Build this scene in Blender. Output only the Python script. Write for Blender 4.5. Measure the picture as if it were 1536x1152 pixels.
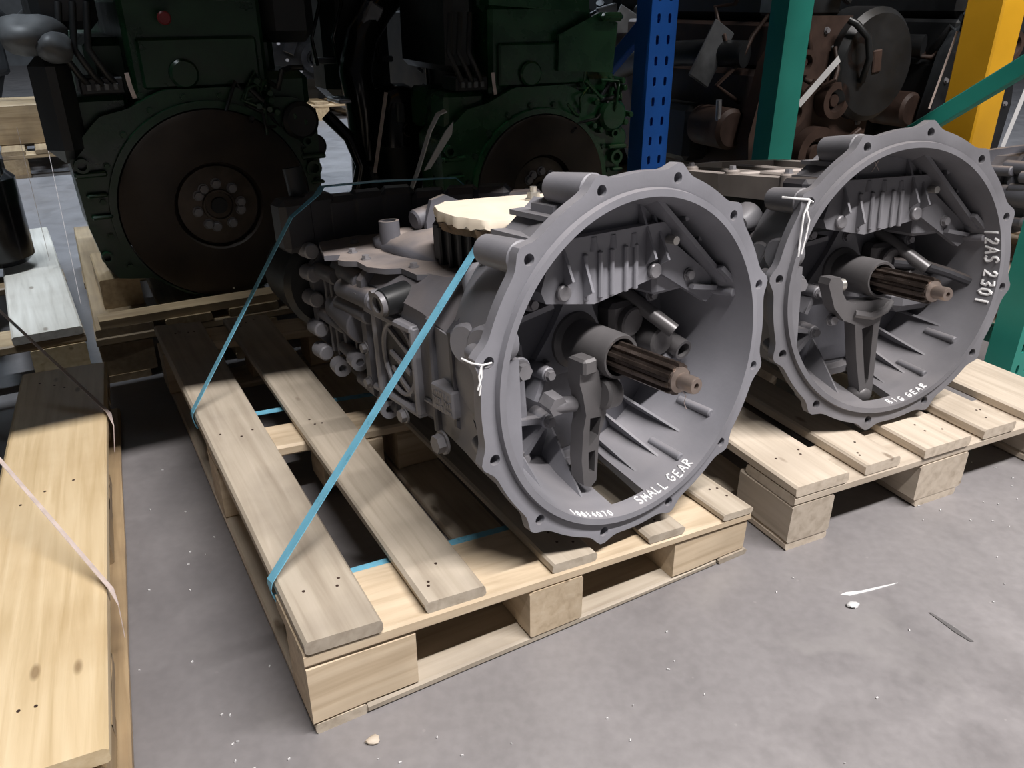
import bpy, bmesh, math, random
from mathutils import Vector, Matrix, Euler
PI = math.pi
sc = bpy.context.scene
for o in list(bpy.data.objects):
    bpy.data.objects.remove(o)
COL = sc.collection

# ---------------------------------------------------------------- frame of the pallet row
YAW = 0.5239
X0, Y0 = -0.2683, 0.7737
CU, SU = math.cos(YAW), math.sin(YAW)
def xyz(u, v, z=0.0):
    """row coordinates (u along the row of pallets, v away into the rack) to world"""
    return Vector((X0 + u*CU - v*SU, Y0 + u*SU + v*CU, z))

# ---------------------------------------------------------------- camera, world, lights, exposure
cam = bpy.data.cameras.new('camera')
cam.lens = 27.894; cam.sensor_width = 36.0; cam.sensor_fit = 'HORIZONTAL'
cam.clip_start = 0.02; cam.clip_end = 60
camo = bpy.data.objects.new('camera', cam); COL.objects.link(camo)
camo.location = (0, 0, 0.9117)
camo.rotation_euler = (PI/2 - 0.4485, 0.0, 0.0)
sc.camera = camo

w = bpy.data.worlds.new('warehouse_air'); sc.world = w; w.use_nodes = True
w.node_tree.nodes['Background'].inputs[0].default_value = (0.80, 0.88, 1.0, 1)
w.node_tree.nodes['Background'].inputs[1].default_value = 0.024

def area(name, u, v, z, su, sv, power, color, target=None):
    l = bpy.data.lights.new(name, 'AREA'); l.shape = 'RECTANGLE'
    l.size = su; l.size_y = sv; l.energy = power; l.color = color
    o = bpy.data.objects.new(name, l); COL.objects.link(o)
    o.location = xyz(u, v, z)
    t = xyz(*target) if target else xyz(u, v, 0)
    d = (t - o.location).normalized()
    zax = -d; xax = Vector((CU, SU, 0)); yax = zax.cross(xax).normalized(); xax = yax.cross(zax)
    o.rotation_euler = Matrix((xax, yax, zax)).transposed().to_euler()
    return o
# fluorescent rows over the aisles, and one added deck lamp
area('aisle_lamp', 1.5, -2.15, 5.0, 4.6, 0.07, 540, (1.0, 0.955, 0.935), (1.5, -0.4, 0))
area('deck_fill_lamp', -0.75, 1.10, 5.0, 1.6, 0.08, 230, (0.84, 0.92, 1.0))  # added without a known fixture, to brighten the left second-row deck
area('back_aisle_lamp', 2.3, 5.0, 5.0, 5.2, 0.3, 480, (0.74, 0.86, 1.0), (2.3, 3.3, 0))
area('far_aisle_lamp', 3.0, 11.0, 5.0, 14.0, 0.4, 70, (0.85, 0.92, 1.0))

sc.view_settings.view_transform = 'Standard'
sc.view_settings.look = 'None'
sc.view_settings.exposure = 0.22
sc.view_settings.gamma = 1.0
sc.view_settings.use_curve_mapping = False

# ---------------------------------------------------------------- materials
MATS = {}
def nodes_of(name):
    m = bpy.data.materials.new(name); m.use_nodes = True
    nt = m.node_tree; b = nt.nodes['Principled BSDF']
    MATS[name] = m
    return m, nt, b
def N(nt, t, **kw):
    n = nt.nodes.new(t)
    for k, v in kw.items():
        if k in n.inputs: n.inputs[k].default_value = v
        else: setattr(n, k, v)
    return n
def ramp(nt, src, stops):
    r = nt.nodes.new('ShaderNodeValToRGB')
    e = r.color_ramp.elements
    while len(e) > 1: e.remove(e[-1])
    e[0].position = stops[0][0]; e[0].color = (*stops[0][1], 1)
    for p, c in stops[1:]:
        x = e.new(p); x.color = (*c, 1)
    nt.links.new(src, r.inputs[0]); return r.outputs[0]
def mix(nt, fac, a, b, mode='MIX'):
    n = nt.nodes.new('ShaderNodeMix'); n.data_type = 'RGBA'; n.blend_type = mode
    for i, v in ((0, fac), (6, a), (7, b)):
        if isinstance(v, (int, float)): n.inputs[i].default_value = v
        elif isinstance(v, tuple): n.inputs[i].default_value = (*v, 1)
        else: nt.links.new(v, n.inputs[i])
    return n.outputs[2]
def bump(nt, b, src, strength=0.3, dist=0.002):
    n = N(nt, 'ShaderNodeBump'); n.inputs['Strength'].default_value = strength
    n.inputs['Distance'].default_value = dist
    nt.links.new(src, n.inputs['Height']); nt.links.new(n.outputs[0], b.inputs['Normal'])
def g(c): return (c, c, c)

def wood(name, dark, mid, light, dirt=(0.10, 0.08, 0.06), dirt_amt=0.45, rough=0.6):
    m, nt, b = nodes_of(name)
    tc = N(nt, 'ShaderNodeTexCoord'); oi = N(nt, 'ShaderNodeObjectInfo')
    mul = N(nt, 'ShaderNodeVectorMath', operation='SCALE'); mul.inputs[0].default_value = (13.1, 7.7, 9.3)
    nt.links.new(oi.outputs['Random'], mul.inputs['Scale'])
    add = N(nt, 'ShaderNodeVectorMath', operation='ADD')
    nt.links.new(tc.outputs['Object'], add.inputs[0]); nt.links.new(mul.outputs[0], add.inputs[1])
    mp = N(nt, 'ShaderNodeMapping'); mp.inputs['Scale'].default_value = (2.2, 38, 38)
    nt.links.new(add.outputs[0], mp.inputs[0])
    gr = N(nt, 'ShaderNodeTexNoise'); gr.inputs['Scale'].default_value = 1.6; gr.inputs['Detail'].default_value = 6
    gr.inputs['Distortion'].default_value = 0.4
    nt.links.new(mp.outputs[0], gr.inputs[0])
    col = ramp(nt, gr.outputs[0], [(0.25, dark), (0.5, mid), (0.75, light)])
    big = N(nt, 'ShaderNodeTexNoise'); big.inputs['Scale'].default_value = 5.5; big.inputs['Detail'].default_value = 5
    nt.links.new(add.outputs[0], big.inputs[0])
    dm = ramp(nt, big.outputs[0], [(0.46, g(0)), (0.72, g(dirt_amt))])
    col = mix(nt, dm, col, dirt)
    mk = N(nt, 'ShaderNodeMapping'); mk.inputs['Scale'].default_value = (5.5, 14, 14)
    nt.links.new(add.outputs[0], mk.inputs[0])
    vo = N(nt, 'ShaderNodeTexVoronoi'); vo.inputs['Scale'].default_value = 1.0
    nt.links.new(mk.outputs[0], vo.inputs[0])
    km = ramp(nt, vo.outputs['Distance'], [(0.05, g(0.7)), (0.105, g(0))])
    col = mix(nt, km, col, (dark[0]*0.35, dark[1]*0.28, dark[2]*0.22))
    # per-board tone
    hs = N(nt, 'ShaderNodeHueSaturation'); nt.links.new(col, hs.inputs['Color'])
    mr = N(nt, 'ShaderNodeMapRange'); mr.inputs[3].default_value = 0.86; mr.inputs[4].default_value = 1.12
    nt.links.new(oi.outputs['Random'], mr.inputs[0]); nt.links.new(mr.outputs[0], hs.inputs['Value'])
    nt.links.new(hs.outputs[0], b.inputs['Base Color'])
    b.inputs['Roughness'].default_value = rough
    bump(nt, b, gr.outputs[0], 0.25, 0.002)
    return m
wood('wood_dusty', (0.335, 0.28, 0.215), (0.445, 0.385, 0.305), (0.52, 0.455, 0.37), (0.19, 0.16, 0.13), 0.5)
wood('wood_pale', (0.44, 0.34, 0.225), (0.58, 0.465, 0.325), (0.66, 0.55, 0.40), (0.26, 0.20, 0.13), 0.4)
wood('wood_yellow', (0.52, 0.39, 0.215), (0.66, 0.52, 0.32), (0.74, 0.61, 0.40), (0.42, 0.28, 0.13), 0.45, 0.36)
wood('wood_grey', (0.40, 0.335, 0.26), (0.53, 0.455, 0.365), (0.60, 0.525, 0.43), (0.27, 0.22, 0.17), 0.35)
wood('wood_white', (0.50, 0.46, 0.40), (0.66, 0.62, 0.55), (0.75, 0.71, 0.64), (0.32, 0.28, 0.22), 0.35, 0.35)
wood('wood_old', (0.26, 0.18, 0.10), (0.36, 0.26, 0.15), (0.44, 0.33, 0.2), (0.10, 0.07, 0.05), 0.6, 0.5)

def paint(name, col, rough=0.45, var=0.25, metallic=0.0, nscale=9.0, bmp=0.12, dust=None, dust_amt=0.0, bscale=120):
    m, nt, b = nodes_of(name)
    tc = N(nt, 'ShaderNodeTexCoord')
    n1 = N(nt, 'ShaderNodeTexNoise'); n1.inputs['Scale'].default_value = nscale; n1.inputs['Detail'].default_value = 6
    nt.links.new(tc.outputs['Object'], n1.inputs[0])
    lo = tuple(c*(1-var) for c in col); hi = tuple(min(1, c*(1+var)) for c in col)
    c = ramp(nt, n1.outputs[0], [(0.3, lo), (0.7, hi)])
    if dust:
        ge = N(nt, 'ShaderNodeNewGeometry'); sx = N(nt, 'ShaderNodeSeparateXYZ')
        nt.links.new(ge.outputs['Normal'], sx.inputs[0])
        up = ramp(nt, sx.outputs[2], [(0.6, g(0.0)), (0.95, g(dust_amt))])
        n3 = N(nt, 'ShaderNodeTexNoise'); n3.inputs['Scale'].default_value = 14; n3.inputs['Detail'].default_value = 5
        nt.links.new(tc.outputs['Object'], n3.inputs[0])
        pm = ramp(nt, n3.outputs[0], [(0.3, g(0.35)), (0.6, g(1))])
        c = mix(nt, mix(nt, 1.0, up, pm, 'MULTIPLY'), c, dust)
    nt.links.new(c, b.inputs['Base Color'])
    n2 = N(nt, 'ShaderNodeTexNoise'); n2.inputs['Scale'].default_value = bscale; n2.inputs['Detail'].default_value = 3
    nt.links.new(tc.outputs['Object'], n2.inputs[0])
    rr = ramp(nt, n1.outputs[0], [(0.3, g(max(0, rough-0.08))), (0.7, g(min(1, rough+0.1)))])
    nt.links.new(rr, b.inputs['Roughness'])
    b.inputs['Metallic'].default_value = metallic
    if bmp: bump(nt, b, n2.outputs[0], bmp, 0.001)
    return m
paint('cast_grey', (0.215, 0.215, 0.238), 0.42, 0.16, 0.0, 7, 0.25, (0.27, 0.235, 0.215), 0.25)
paint('cast_grey_shaded', (0.165, 0.163, 0.176), 0.45, 0.2, 0.0, 7, 0.25, (0.20, 0.175, 0.16), 0.3)  # darker copy of cast_grey, shade on the second gearbox put into its colour
paint('cast_dusty', (0.105, 0.105, 0.12), 0.5, 0.2, 0.0, 8, 0.3, (0.30, 0.25, 0.22), 0.85)
paint('cast_bare', (0.33, 0.29, 0.265), 0.5, 0.22, 0.2, 9, 0.2)
paint('cast_dark', (0.03, 0.03, 0.036), 0.5, 0.3, 0.0, 9, 0.2, (0.14, 0.11, 0.09), 0.55)
paint('sleeve_grey', (0.115, 0.11, 0.112), 0.38, 0.2, 0.2, 10, 0.08)
paint('shaft_oiled', (0.10, 0.078, 0.066), 0.28, 0.4, 0.75, 25, 0.05)
paint('shaft_tip', (0.32, 0.26, 0.225), 0.35, 0.25, 0.7, 25, 0.05)
paint('bolt_grey', (0.19, 0.185, 0.195), 0.4, 0.2, 0.2, 30, 0.0)
paint('bolt_zinc', (0.55, 0.53, 0.49), 0.3, 0.15, 0.8, 30, 0.0)
paint('engine_green', (0.008, 0.036, 0.015), 0.33, 0.35, 0.0, 12, 0.2)
paint('engine_green_bright', (0.012, 0.065, 0.022), 0.28, 0.35, 0.0, 12, 0.2)
paint('flywheel_iron', (0.034, 0.025, 0.019), 0.5, 0.4, 0.4, 9, 0.15)
paint('flywheel_hub', (0.085, 0.068, 0.055), 0.42, 0.4, 0.5, 14, 0.1)
paint('black_gloss', (0.006, 0.006, 0.007), 0.16, 0.3, 0.0, 10, 0.05)
paint('black_matt', (0.010, 0.011, 0.012), 0.45, 0.3, 0.0, 10, 0.15)
paint('rusty_iron', (0.045, 0.025, 0.018), 0.6, 0.45, 0.15, 11, 0.3)
paint('silver_metal', (0.36, 0.37, 0.39), 0.32, 0.35, 0.75, 12, 0.15)
paint('grey_metal', (0.11, 0.115, 0.12), 0.42, 0.4, 0.4, 12, 0.15)
paint('rack_blue', (0.02, 0.15, 0.62), 0.38, 0.12, 0.0, 5, 0.03)
paint('rack_green', (0.02, 0.235, 0.185), 0.40, 0.15, 0.0, 5, 0.03)
paint('rack_yellow', (0.62, 0.32, 0.012), 0.42, 0.1, 0.0, 5, 0.03)
paint('strap_blue', (0.16, 0.43, 0.58), 0.32, 0.12, 0.0, 30, 0.0)
paint('strap_white', (0.62, 0.52, 0.48), 0.4, 0.15, 0.0, 60, 0.0)
paint('white_paint', (0.85, 0.85, 0.85), 0.5, 0.05, 0.0, 30, 0.0)
paint('cream_board', (0.74, 0.655, 0.53), 0.7, 0.07, 0.0, 22, 0.1)
paint('torn_edge', (0.16, 0.115, 0.075), 0.9, 0.5, 0.0, 60, 0.5)
paint('red_plastic', (0.16, 0.012, 0.015), 0.4, 0.1, 0.0, 10, 0.0)
paint('grey_sack', (0.10, 0.105, 0.11), 0.55, 0.35, 0.0, 14, 0.4, bscale=25)
paint('scrape_grey', (0.12, 0.115, 0.115), 0.6, 0.3)
paint('bolt_green', (0.014, 0.04, 0.02), 0.35, 0.2, 0.2, 30, 0.0)
paint('deck_steel', (0.12, 0.12, 0.13), 0.6, 0.2)
paint('wall_paint', (0.10, 0.11, 0.12), 0.8, 0.2)
paint('paper_white', (0.6, 0.6, 0.6), 0.6, 0.1)

def floor_mat():
    m, nt, b = nodes_of('concrete')
    tc = N(nt, 'ShaderNodeTexCoord')
    def noise(s, det, dist=0):
        n = N(nt, 'ShaderNodeTexNoise'); n.inputs['Scale'].default_value = s; n.inputs['Detail'].default_value = det
        n.inputs['Distortion'].default_value = dist
        nt.links.new(tc.outputs['Object'], n.inputs[0]); return n.outputs[0]
    a = noise(1.7, 7, 0.4); c = noise(7.0, 8, 0.6); f = noise(60, 4)
    col = ramp(nt, a, [(0.25, (0.215, 0.203, 0.206)), (0.5, (0.265, 0.251, 0.253)), (0.75, (0.305, 0.29, 0.29))])
    c2 = ramp(nt, c, [(0.35, g(0.84)), (0.65, g(1.08))])
    col = mix(nt, 1.0, col, c2, 'MULTIPLY')
    c3 = ramp(nt, f, [(0.35, g(0.93)), (0.65, g(1.05))])
    col = mix(nt, 1.0, col, c3, 'MULTIPLY')
    # pale scuffs and dark stains with a shape of their own
    s = noise(3.1, 9, 1.6)
    col = mix(nt, ramp(nt, s, [(0.60, g(0)), (0.68, g(0.25))]), col, (0.36, 0.345, 0.335))
    t = noise(2.3, 9, 1.1)
    col = mix(nt, ramp(nt, t, [(0.62, g(0)), (0.75, g(0.35))]), col, (0.10, 0.096, 0.10))
    vo = N(nt, 'ShaderNodeTexVoronoi'); vo.inputs['Scale'].default_value = 16
    nt.links.new(tc.outputs['Object'], vo.inputs[0])
    col = mix(nt, ramp(nt, vo.outputs['Distance'], [(0.035, g(0.4)), (0.05, g(0))]), col, (0.38, 0.36, 0.35))
    # noisy blend to a darker tone with growing v; aisle side stays paler
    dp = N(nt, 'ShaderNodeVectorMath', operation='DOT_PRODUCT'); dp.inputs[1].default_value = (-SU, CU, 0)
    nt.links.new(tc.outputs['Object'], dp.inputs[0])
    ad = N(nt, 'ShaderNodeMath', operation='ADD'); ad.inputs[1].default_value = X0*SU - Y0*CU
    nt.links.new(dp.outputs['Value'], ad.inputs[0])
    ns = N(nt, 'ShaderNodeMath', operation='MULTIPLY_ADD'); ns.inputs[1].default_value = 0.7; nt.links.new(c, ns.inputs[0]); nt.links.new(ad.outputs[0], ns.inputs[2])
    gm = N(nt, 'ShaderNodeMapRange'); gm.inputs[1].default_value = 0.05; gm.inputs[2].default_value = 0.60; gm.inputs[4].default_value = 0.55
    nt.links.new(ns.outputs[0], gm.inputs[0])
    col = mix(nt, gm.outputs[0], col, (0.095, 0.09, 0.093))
    nt.links.new(col, b.inputs['Base Color'])
    nt.links.new(ramp(nt, c, [(0.3, g(0.34)), (0.7, g(0.55))]), b.inputs['Roughness'])
    bump(nt, b, f, 0.15, 0.001)
floor_mat()

# ---------------------------------------------------------------- mesh helpers
def perp(d):
    d = Vector(d).normalized()
    a = Vector((0, 0, 1)) if abs(d.z) < 0.9 else Vector((1, 0, 0))
    x = d.cross(a).normalized(); return x, d.cross(x).normalized()
class MB:
    def __init__(s): s.v = []; s.f = []
    def add(s, vs, fs):
        k = len(s.v); s.v += [Vector(q) for q in vs]; s.f += [tuple(i + k for i in q) for q in fs]; return s
    def box(s, a, b, ch=0.0):
        """axis box between corners a, b with chamfered edges"""
        a = Vector(a); b = Vector(b); lo = Vector(map(min, a, b)); hi = Vector(map(max, a, b))
        if ch <= 0:
            vs = [(x, y, z) for x in (lo.x, hi.x) for y in (lo.y, hi.y) for z in (lo.z, hi.z)]
            return s.add(vs, [(0,1,3,2),(4,6,7,5),(0,4,5,1),(2,3,7,6),(0,2,6,4),(1,5,7,3)])
        bm = bmesh.new(); bmesh.ops.create_cube(bm, size=1.0)
        c = (lo+hi)/2; d = hi-lo
        for q in bm.verts: q.co = Vector((q.co.x*d.x, q.co.y*d.y, q.co.z*d.z)) + c
        ch = min(ch, min(d)*0.45)
        bmesh.ops.bevel(bm, geom=bm.edges[:], offset=ch, segments=1, affect='EDGES', profile=0.5)
        bm.verts.index_update()
        s.add([q.co.copy() for q in bm.verts], [tuple(q.index for q in f.verts) for f in bm.faces]); bm.free(); return s
    def obox(s, c, size, M, ch=0.0):
        t = MB(); d = Vector(size)/2; t.box(-d, d, ch)
        return s.add([M @ q + Vector(c) for q in t.v], t.f)
    def cyl(s, p, q, r, r2=None, n=20, cap=True, ch=0.0):
        p = Vector(p); q = Vector(q); r2 = r if r2 is None else r2; d = (q-p).normalized(); x, y = perp(d)
        rings = [(p, r), (q, r2)]
        if ch > 0: rings = [(p, max(r-ch, 1e-4)), (p+d*ch, r), (q-d*ch, r2), (q, max(r2-ch, 1e-4))]
        vs = []; fs = []
        for c, rr in rings:
            for i in range(n):
                a = 2*PI*i/n; vs.append(c + x*math.cos(a)*rr + y*math.sin(a)*rr)
        m = len(rings)
        for k in range(m-1):
            for i in range(n):
                j = (i+1) % n; fs.append((k*n+i, k*n+j, (k+1)*n+j, (k+1)*n+i))
        if cap:
            fs.append(tuple(range(n-1, -1, -1))); fs.append(tuple((m-1)*n+i for i in range(n)))
        return s.add(vs, fs)
    def pipe(s, p, q, ro, ri, n=20):
        """open tube with a wall"""
        p = Vector(p); q = Vector(q); d = (q-p).normalized(); x, y = perp(d); vs = []; fs = []
        for c, rr in ((p, ro), (q, ro), (q, ri), (p, ri)):
            for i in range(n):
                a = 2*PI*i/n; vs.append(c + x*math.cos(a)*rr + y*math.sin(a)*rr)
        for k in range(4):
            for i in range(n):
                j = (i+1) % n; k2 = (k+1) % 4; fs.append((k*n+i, k*n+j, k2*n+j, k2*n+i))
        return s.add(vs, fs)
    def tube(s, pts, r, n=8, cap=True):
        pts = [Vector(p) for p in pts]; vs = []; fs = []; prev = None
        for i, p in enumerate(pts):
            d = (pts[min(i+1, len(pts)-1)] - pts[max(i-1, 0)]).normalized()
            if prev is None: x, y = perp(d)
            else:
                x = (prev - d*prev.dot(d)); x = x.normalized() if x.length > 1e-6 else perp(d)[0]; y = d.cross(x)
            prev = x; rr = r[i] if isinstance(r, (list, tuple)) else r
            for k in range(n):
                a = 2*PI*k/n; vs.append(p + x*math.cos(a)*rr + y*math.sin(a)*rr)
        for i in range(len(pts)-1):
            for k in range(n):
                j = (k+1) % n; fs.append((i*n+k, i*n+j, (i+1)*n+j, (i+1)*n+k))
        if cap:
            fs.append(tuple(range(n-1, -1, -1))); fs.append(tuple((len(pts)-1)*n+k for k in range(n)))
        return s.add(vs, fs)
    def lathe(s, prof, n=48, closed=False, c=(0, 0, 0), mod=None):
        """profile of (r, y) turned about the local y axis; angle 0 is up, growing towards +x"""
        vs = []; fs = []; c = Vector(c)
        for j, (r, y) in enumerate(prof):
            for i in range(n):
                a = 2*PI*i/n; rr = mod(j, r, a) if mod else r
                vs.append(c + Vector((rr*math.sin(a), y, rr*math.cos(a))))
        m = len(prof)
        for k in range(m if closed else m-1):
            k2 = (k+1) % m
            for i in range(n):
                j = (i+1) % n; fs.append((k*n+i, k*n+j, k2*n+j, k2*n+i))
        if not closed:
            fs.append(tuple(range(n))); fs.append(tuple((m-1)*n+i for i in range(n-1, -1, -1)))
        return s.add(vs, fs)
    def prism(s, poly, vec):
        """polygon of 3-D points swept along vec"""
        n = len(poly); vec = Vector(vec); vs = [Vector(p) for p in poly]; vs += [p+vec for p in vs]
        fs = [tuple(range(n-1, -1, -1)), tuple(range(n, 2*n))] + [(i, (i+1) % n, n+(i+1) % n, n+i) for i in range(n)]
        return s.add(vs, fs)
    def xz(s, poly, y0, y1): return s.prism([(x, y0, z) for x, z in poly], (0, y1-y0, 0))
    def xy(s, poly, z0, z1): return s.prism([(x, y, z0) for x, y in poly], (0, 0, z1-z0))
    def yz(s, poly, x0, x1): return s.prism([(x0, y, z) for y, z in poly], (x1-x0, 0, 0))
    def loft(s, rings):
        n = len(rings[0]); vs = [p for r in rings for p in r]; fs = []
        for k in range(len(rings)-1):
            for i in range(n):
                j = (i+1) % n; fs.append((k*n+i, k*n+j, (k+1)*n+j, (k+1)*n+i))
        fs.append(tuple(range(n-1, -1, -1))); fs.append(tuple((len(rings)-1)*n+i for i in range(n)))
        return s.add(vs, fs)
    def ribbon(s, pts, wdirs, width, th=0.0012):
        """flat band; wdirs = one width direction or one per point"""
        pts = [Vector(p) for p in pts]; n = len(pts); vs = []; fs = []
        for i, p in enumerate(pts):
            wd = Vector(wdirs[i] if isinstance(wdirs, list) else wdirs).normalized()
            d = (pts[min(i+1, n-1)] - pts[max(i-1, 0)]).normalized(); wd = (wd - d*wd.dot(d)).normalized(); nn = d.cross(wd)
            for a, b in ((-1, -1), (1, -1), (1, 1), (-1, 1)): vs.append(p + wd*width/2*a + nn*th/2*b)
        for i in range(n-1):
            for k in range(4):
                j = (k+1) % 4; fs.append((i*4+k, i*4+j, (i+1)*4+j, (i+1)*4+k))
        fs += [(3, 2, 1, 0), tuple((n-1)*4+k for k in range(4))]
        return s.add(vs, fs)
    def blob(s, c, r, seed=0, amp=0.15, n=12, m=8):
        rnd = random.Random(seed); ph = [rnd.uniform(0, 6.3) for _ in range(6)]; c = Vector(c); r = Vector(r); vs = []; fs = []
        for j in range(m+1):
            t = PI*j/m
            for i in range(n):
                a = 2*PI*i/n
                k = 1+amp*(math.sin(2*a+ph[0])*math.sin(t*2+ph[1])+0.6*math.sin(3*a+ph[2])*math.sin(3*t+ph[3]))*math.sin(t)
                vs.append(c+Vector((r.x*math.sin(t)*math.cos(a)*k, r.y*math.sin(t)*math.sin(a)*k, r.z*math.cos(t)*k)))
        for j in range(m):
            for i in range(n): q = (i+1) % n; fs.append((j*n+i, (j+1)*n+i, (j+1)*n+q, j*n+q))
        return s.add(vs, fs)
    def bolt(s, p, d, r=0.009, h=0.007):
        p = Vector(p); d = Vector(d).normalized()
        s.cyl(p, p+d*h*0.25, r*1.25, n=14); s.cyl(p+d*h*0.2, p+d*h, r, r*0.95, n=6); return s
    def mesh(s, name, smooth=35):
        me = bpy.data.meshes.new(name); me.from_pydata([tuple(q) for q in s.v], [], s.f)
        bm = bmesh.new(); bm.from_mesh(me); bmesh.ops.remove_doubles(bm, verts=bm.verts, dist=1e-6)
        bmesh.ops.recalc_face_normals(bm, faces=bm.faces); bm.to_mesh(me); bm.free()
        if smooth:
            for p in me.polygons: p.use_smooth = True
            me.set_sharp_from_angle(angle=math.radians(smooth))
        return me
    def build(s, name, mat, parent=None, smooth=35, label=None):
        return link(name, s.mesh(name, smooth), mat, parent, label)
def link(name, me, mat, parent=None, label=None):
    o = bpy.data.objects.new(name, me); COL.objects.link(o)
    if mat and not me.materials: me.materials.append(MATS[mat])
    if parent: o.parent = parent
    if label: o['label'] = label
    return o
def tag(o, label, cat, group=None, kind=None):
    o['label'] = label; o['category'] = cat
    if group: o['group'] = group
    if kind: o['kind'] = kind
    return o
def thing(name, label, cat, M=None, group=None):
    o = bpy.data.objects.new(name, None); COL.objects.link(o); o.empty_display_size = 0.1
    if M is not None: o.matrix_world = M
    return tag(o, label, cat, group)
def struct(o): o['kind'] = 'structure'; return o
def RZ(loc, rz): return Matrix.Translation(loc) @ Matrix.Rotation(rz, 4, 'Z')
def cut(o, cutter):
    """carve the cutter out of o and keep plain mesh data"""
    c = bpy.data.objects.new('cutter', cutter.mesh('cutter', 0)); COL.objects.link(c)
    c.parent = o.parent; c.location = o.location
    md = o.modifiers.new('b', 'BOOLEAN'); md.operation = 'DIFFERENCE'; md.object = c; md.solver = 'EXACT'
    bpy.context.view_layer.update()
    dg = bpy.context.evaluated_depsgraph_get()
    me = bpy.data.meshes.new_from_object(o.evaluated_get(dg))
    o.modifiers.clear(); o.data = me
    bpy.data.objects.remove(c)
    for p in me.polygons: p.use_smooth = True
    me.set_sharp_from_angle(angle=math.radians(35))
    return o

# ---------------------------------------------------------------- setting: floor, far wall, racking overhead
fl = MB(); fl.box((-14, -6, -0.1), (18, 24, 0.0)); struct(fl.build('floor', 'concrete', smooth=0))
wb = MB(); c = xyz(2, 15, 0); wb.obox((c.x, c.y, 3.0), (40, 0.2, 6), Matrix.Rotation(YAW, 3, 'Z')); struct(wb.build('wall_back', 'wall_paint', smooth=0))
R3 = Matrix.Rotation(YAW, 3, 'Z')
def uvbox(mb, u0, u1, v0, v1, z0, z1, ch=0):
    c = xyz((u0+u1)/2, (v0+v1)/2, (z0+z1)/2); return mb.obox(c, (u1-u0, v1-v0, z1-z0), R3, ch)
SHELF_Z = 2.0
for i, (v0, v1, u0, u1) in enumerate(((-0.23, 1.26, -3.4, 2.0), (1.27, 2.75, -0.25, 4.6))):
    t = bpy.data.objects.new('shelf_deck', None); COL.objects.link(t); t['kind'] = 'structure'
    t['label'] = 'steel rack shelf deck above the ' + ('gearbox pallets' if i == 0 else 'engine pallets')
    b = MB(); uvbox(b, u0, u1, v0+0.05, v1-0.05, SHELF_Z, SHELF_Z+0.03); b.build('deck_plate', 'deck_steel', t, 0)
    for vv in (v0, v1-0.05):
        b = MB(); uvbox(b, u0, u1, vv, vv+0.05, SHELF_Z-0.09, SHELF_Z+0.04); b.build('shelf_beam', 'rack_yellow', t, 0)

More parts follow.
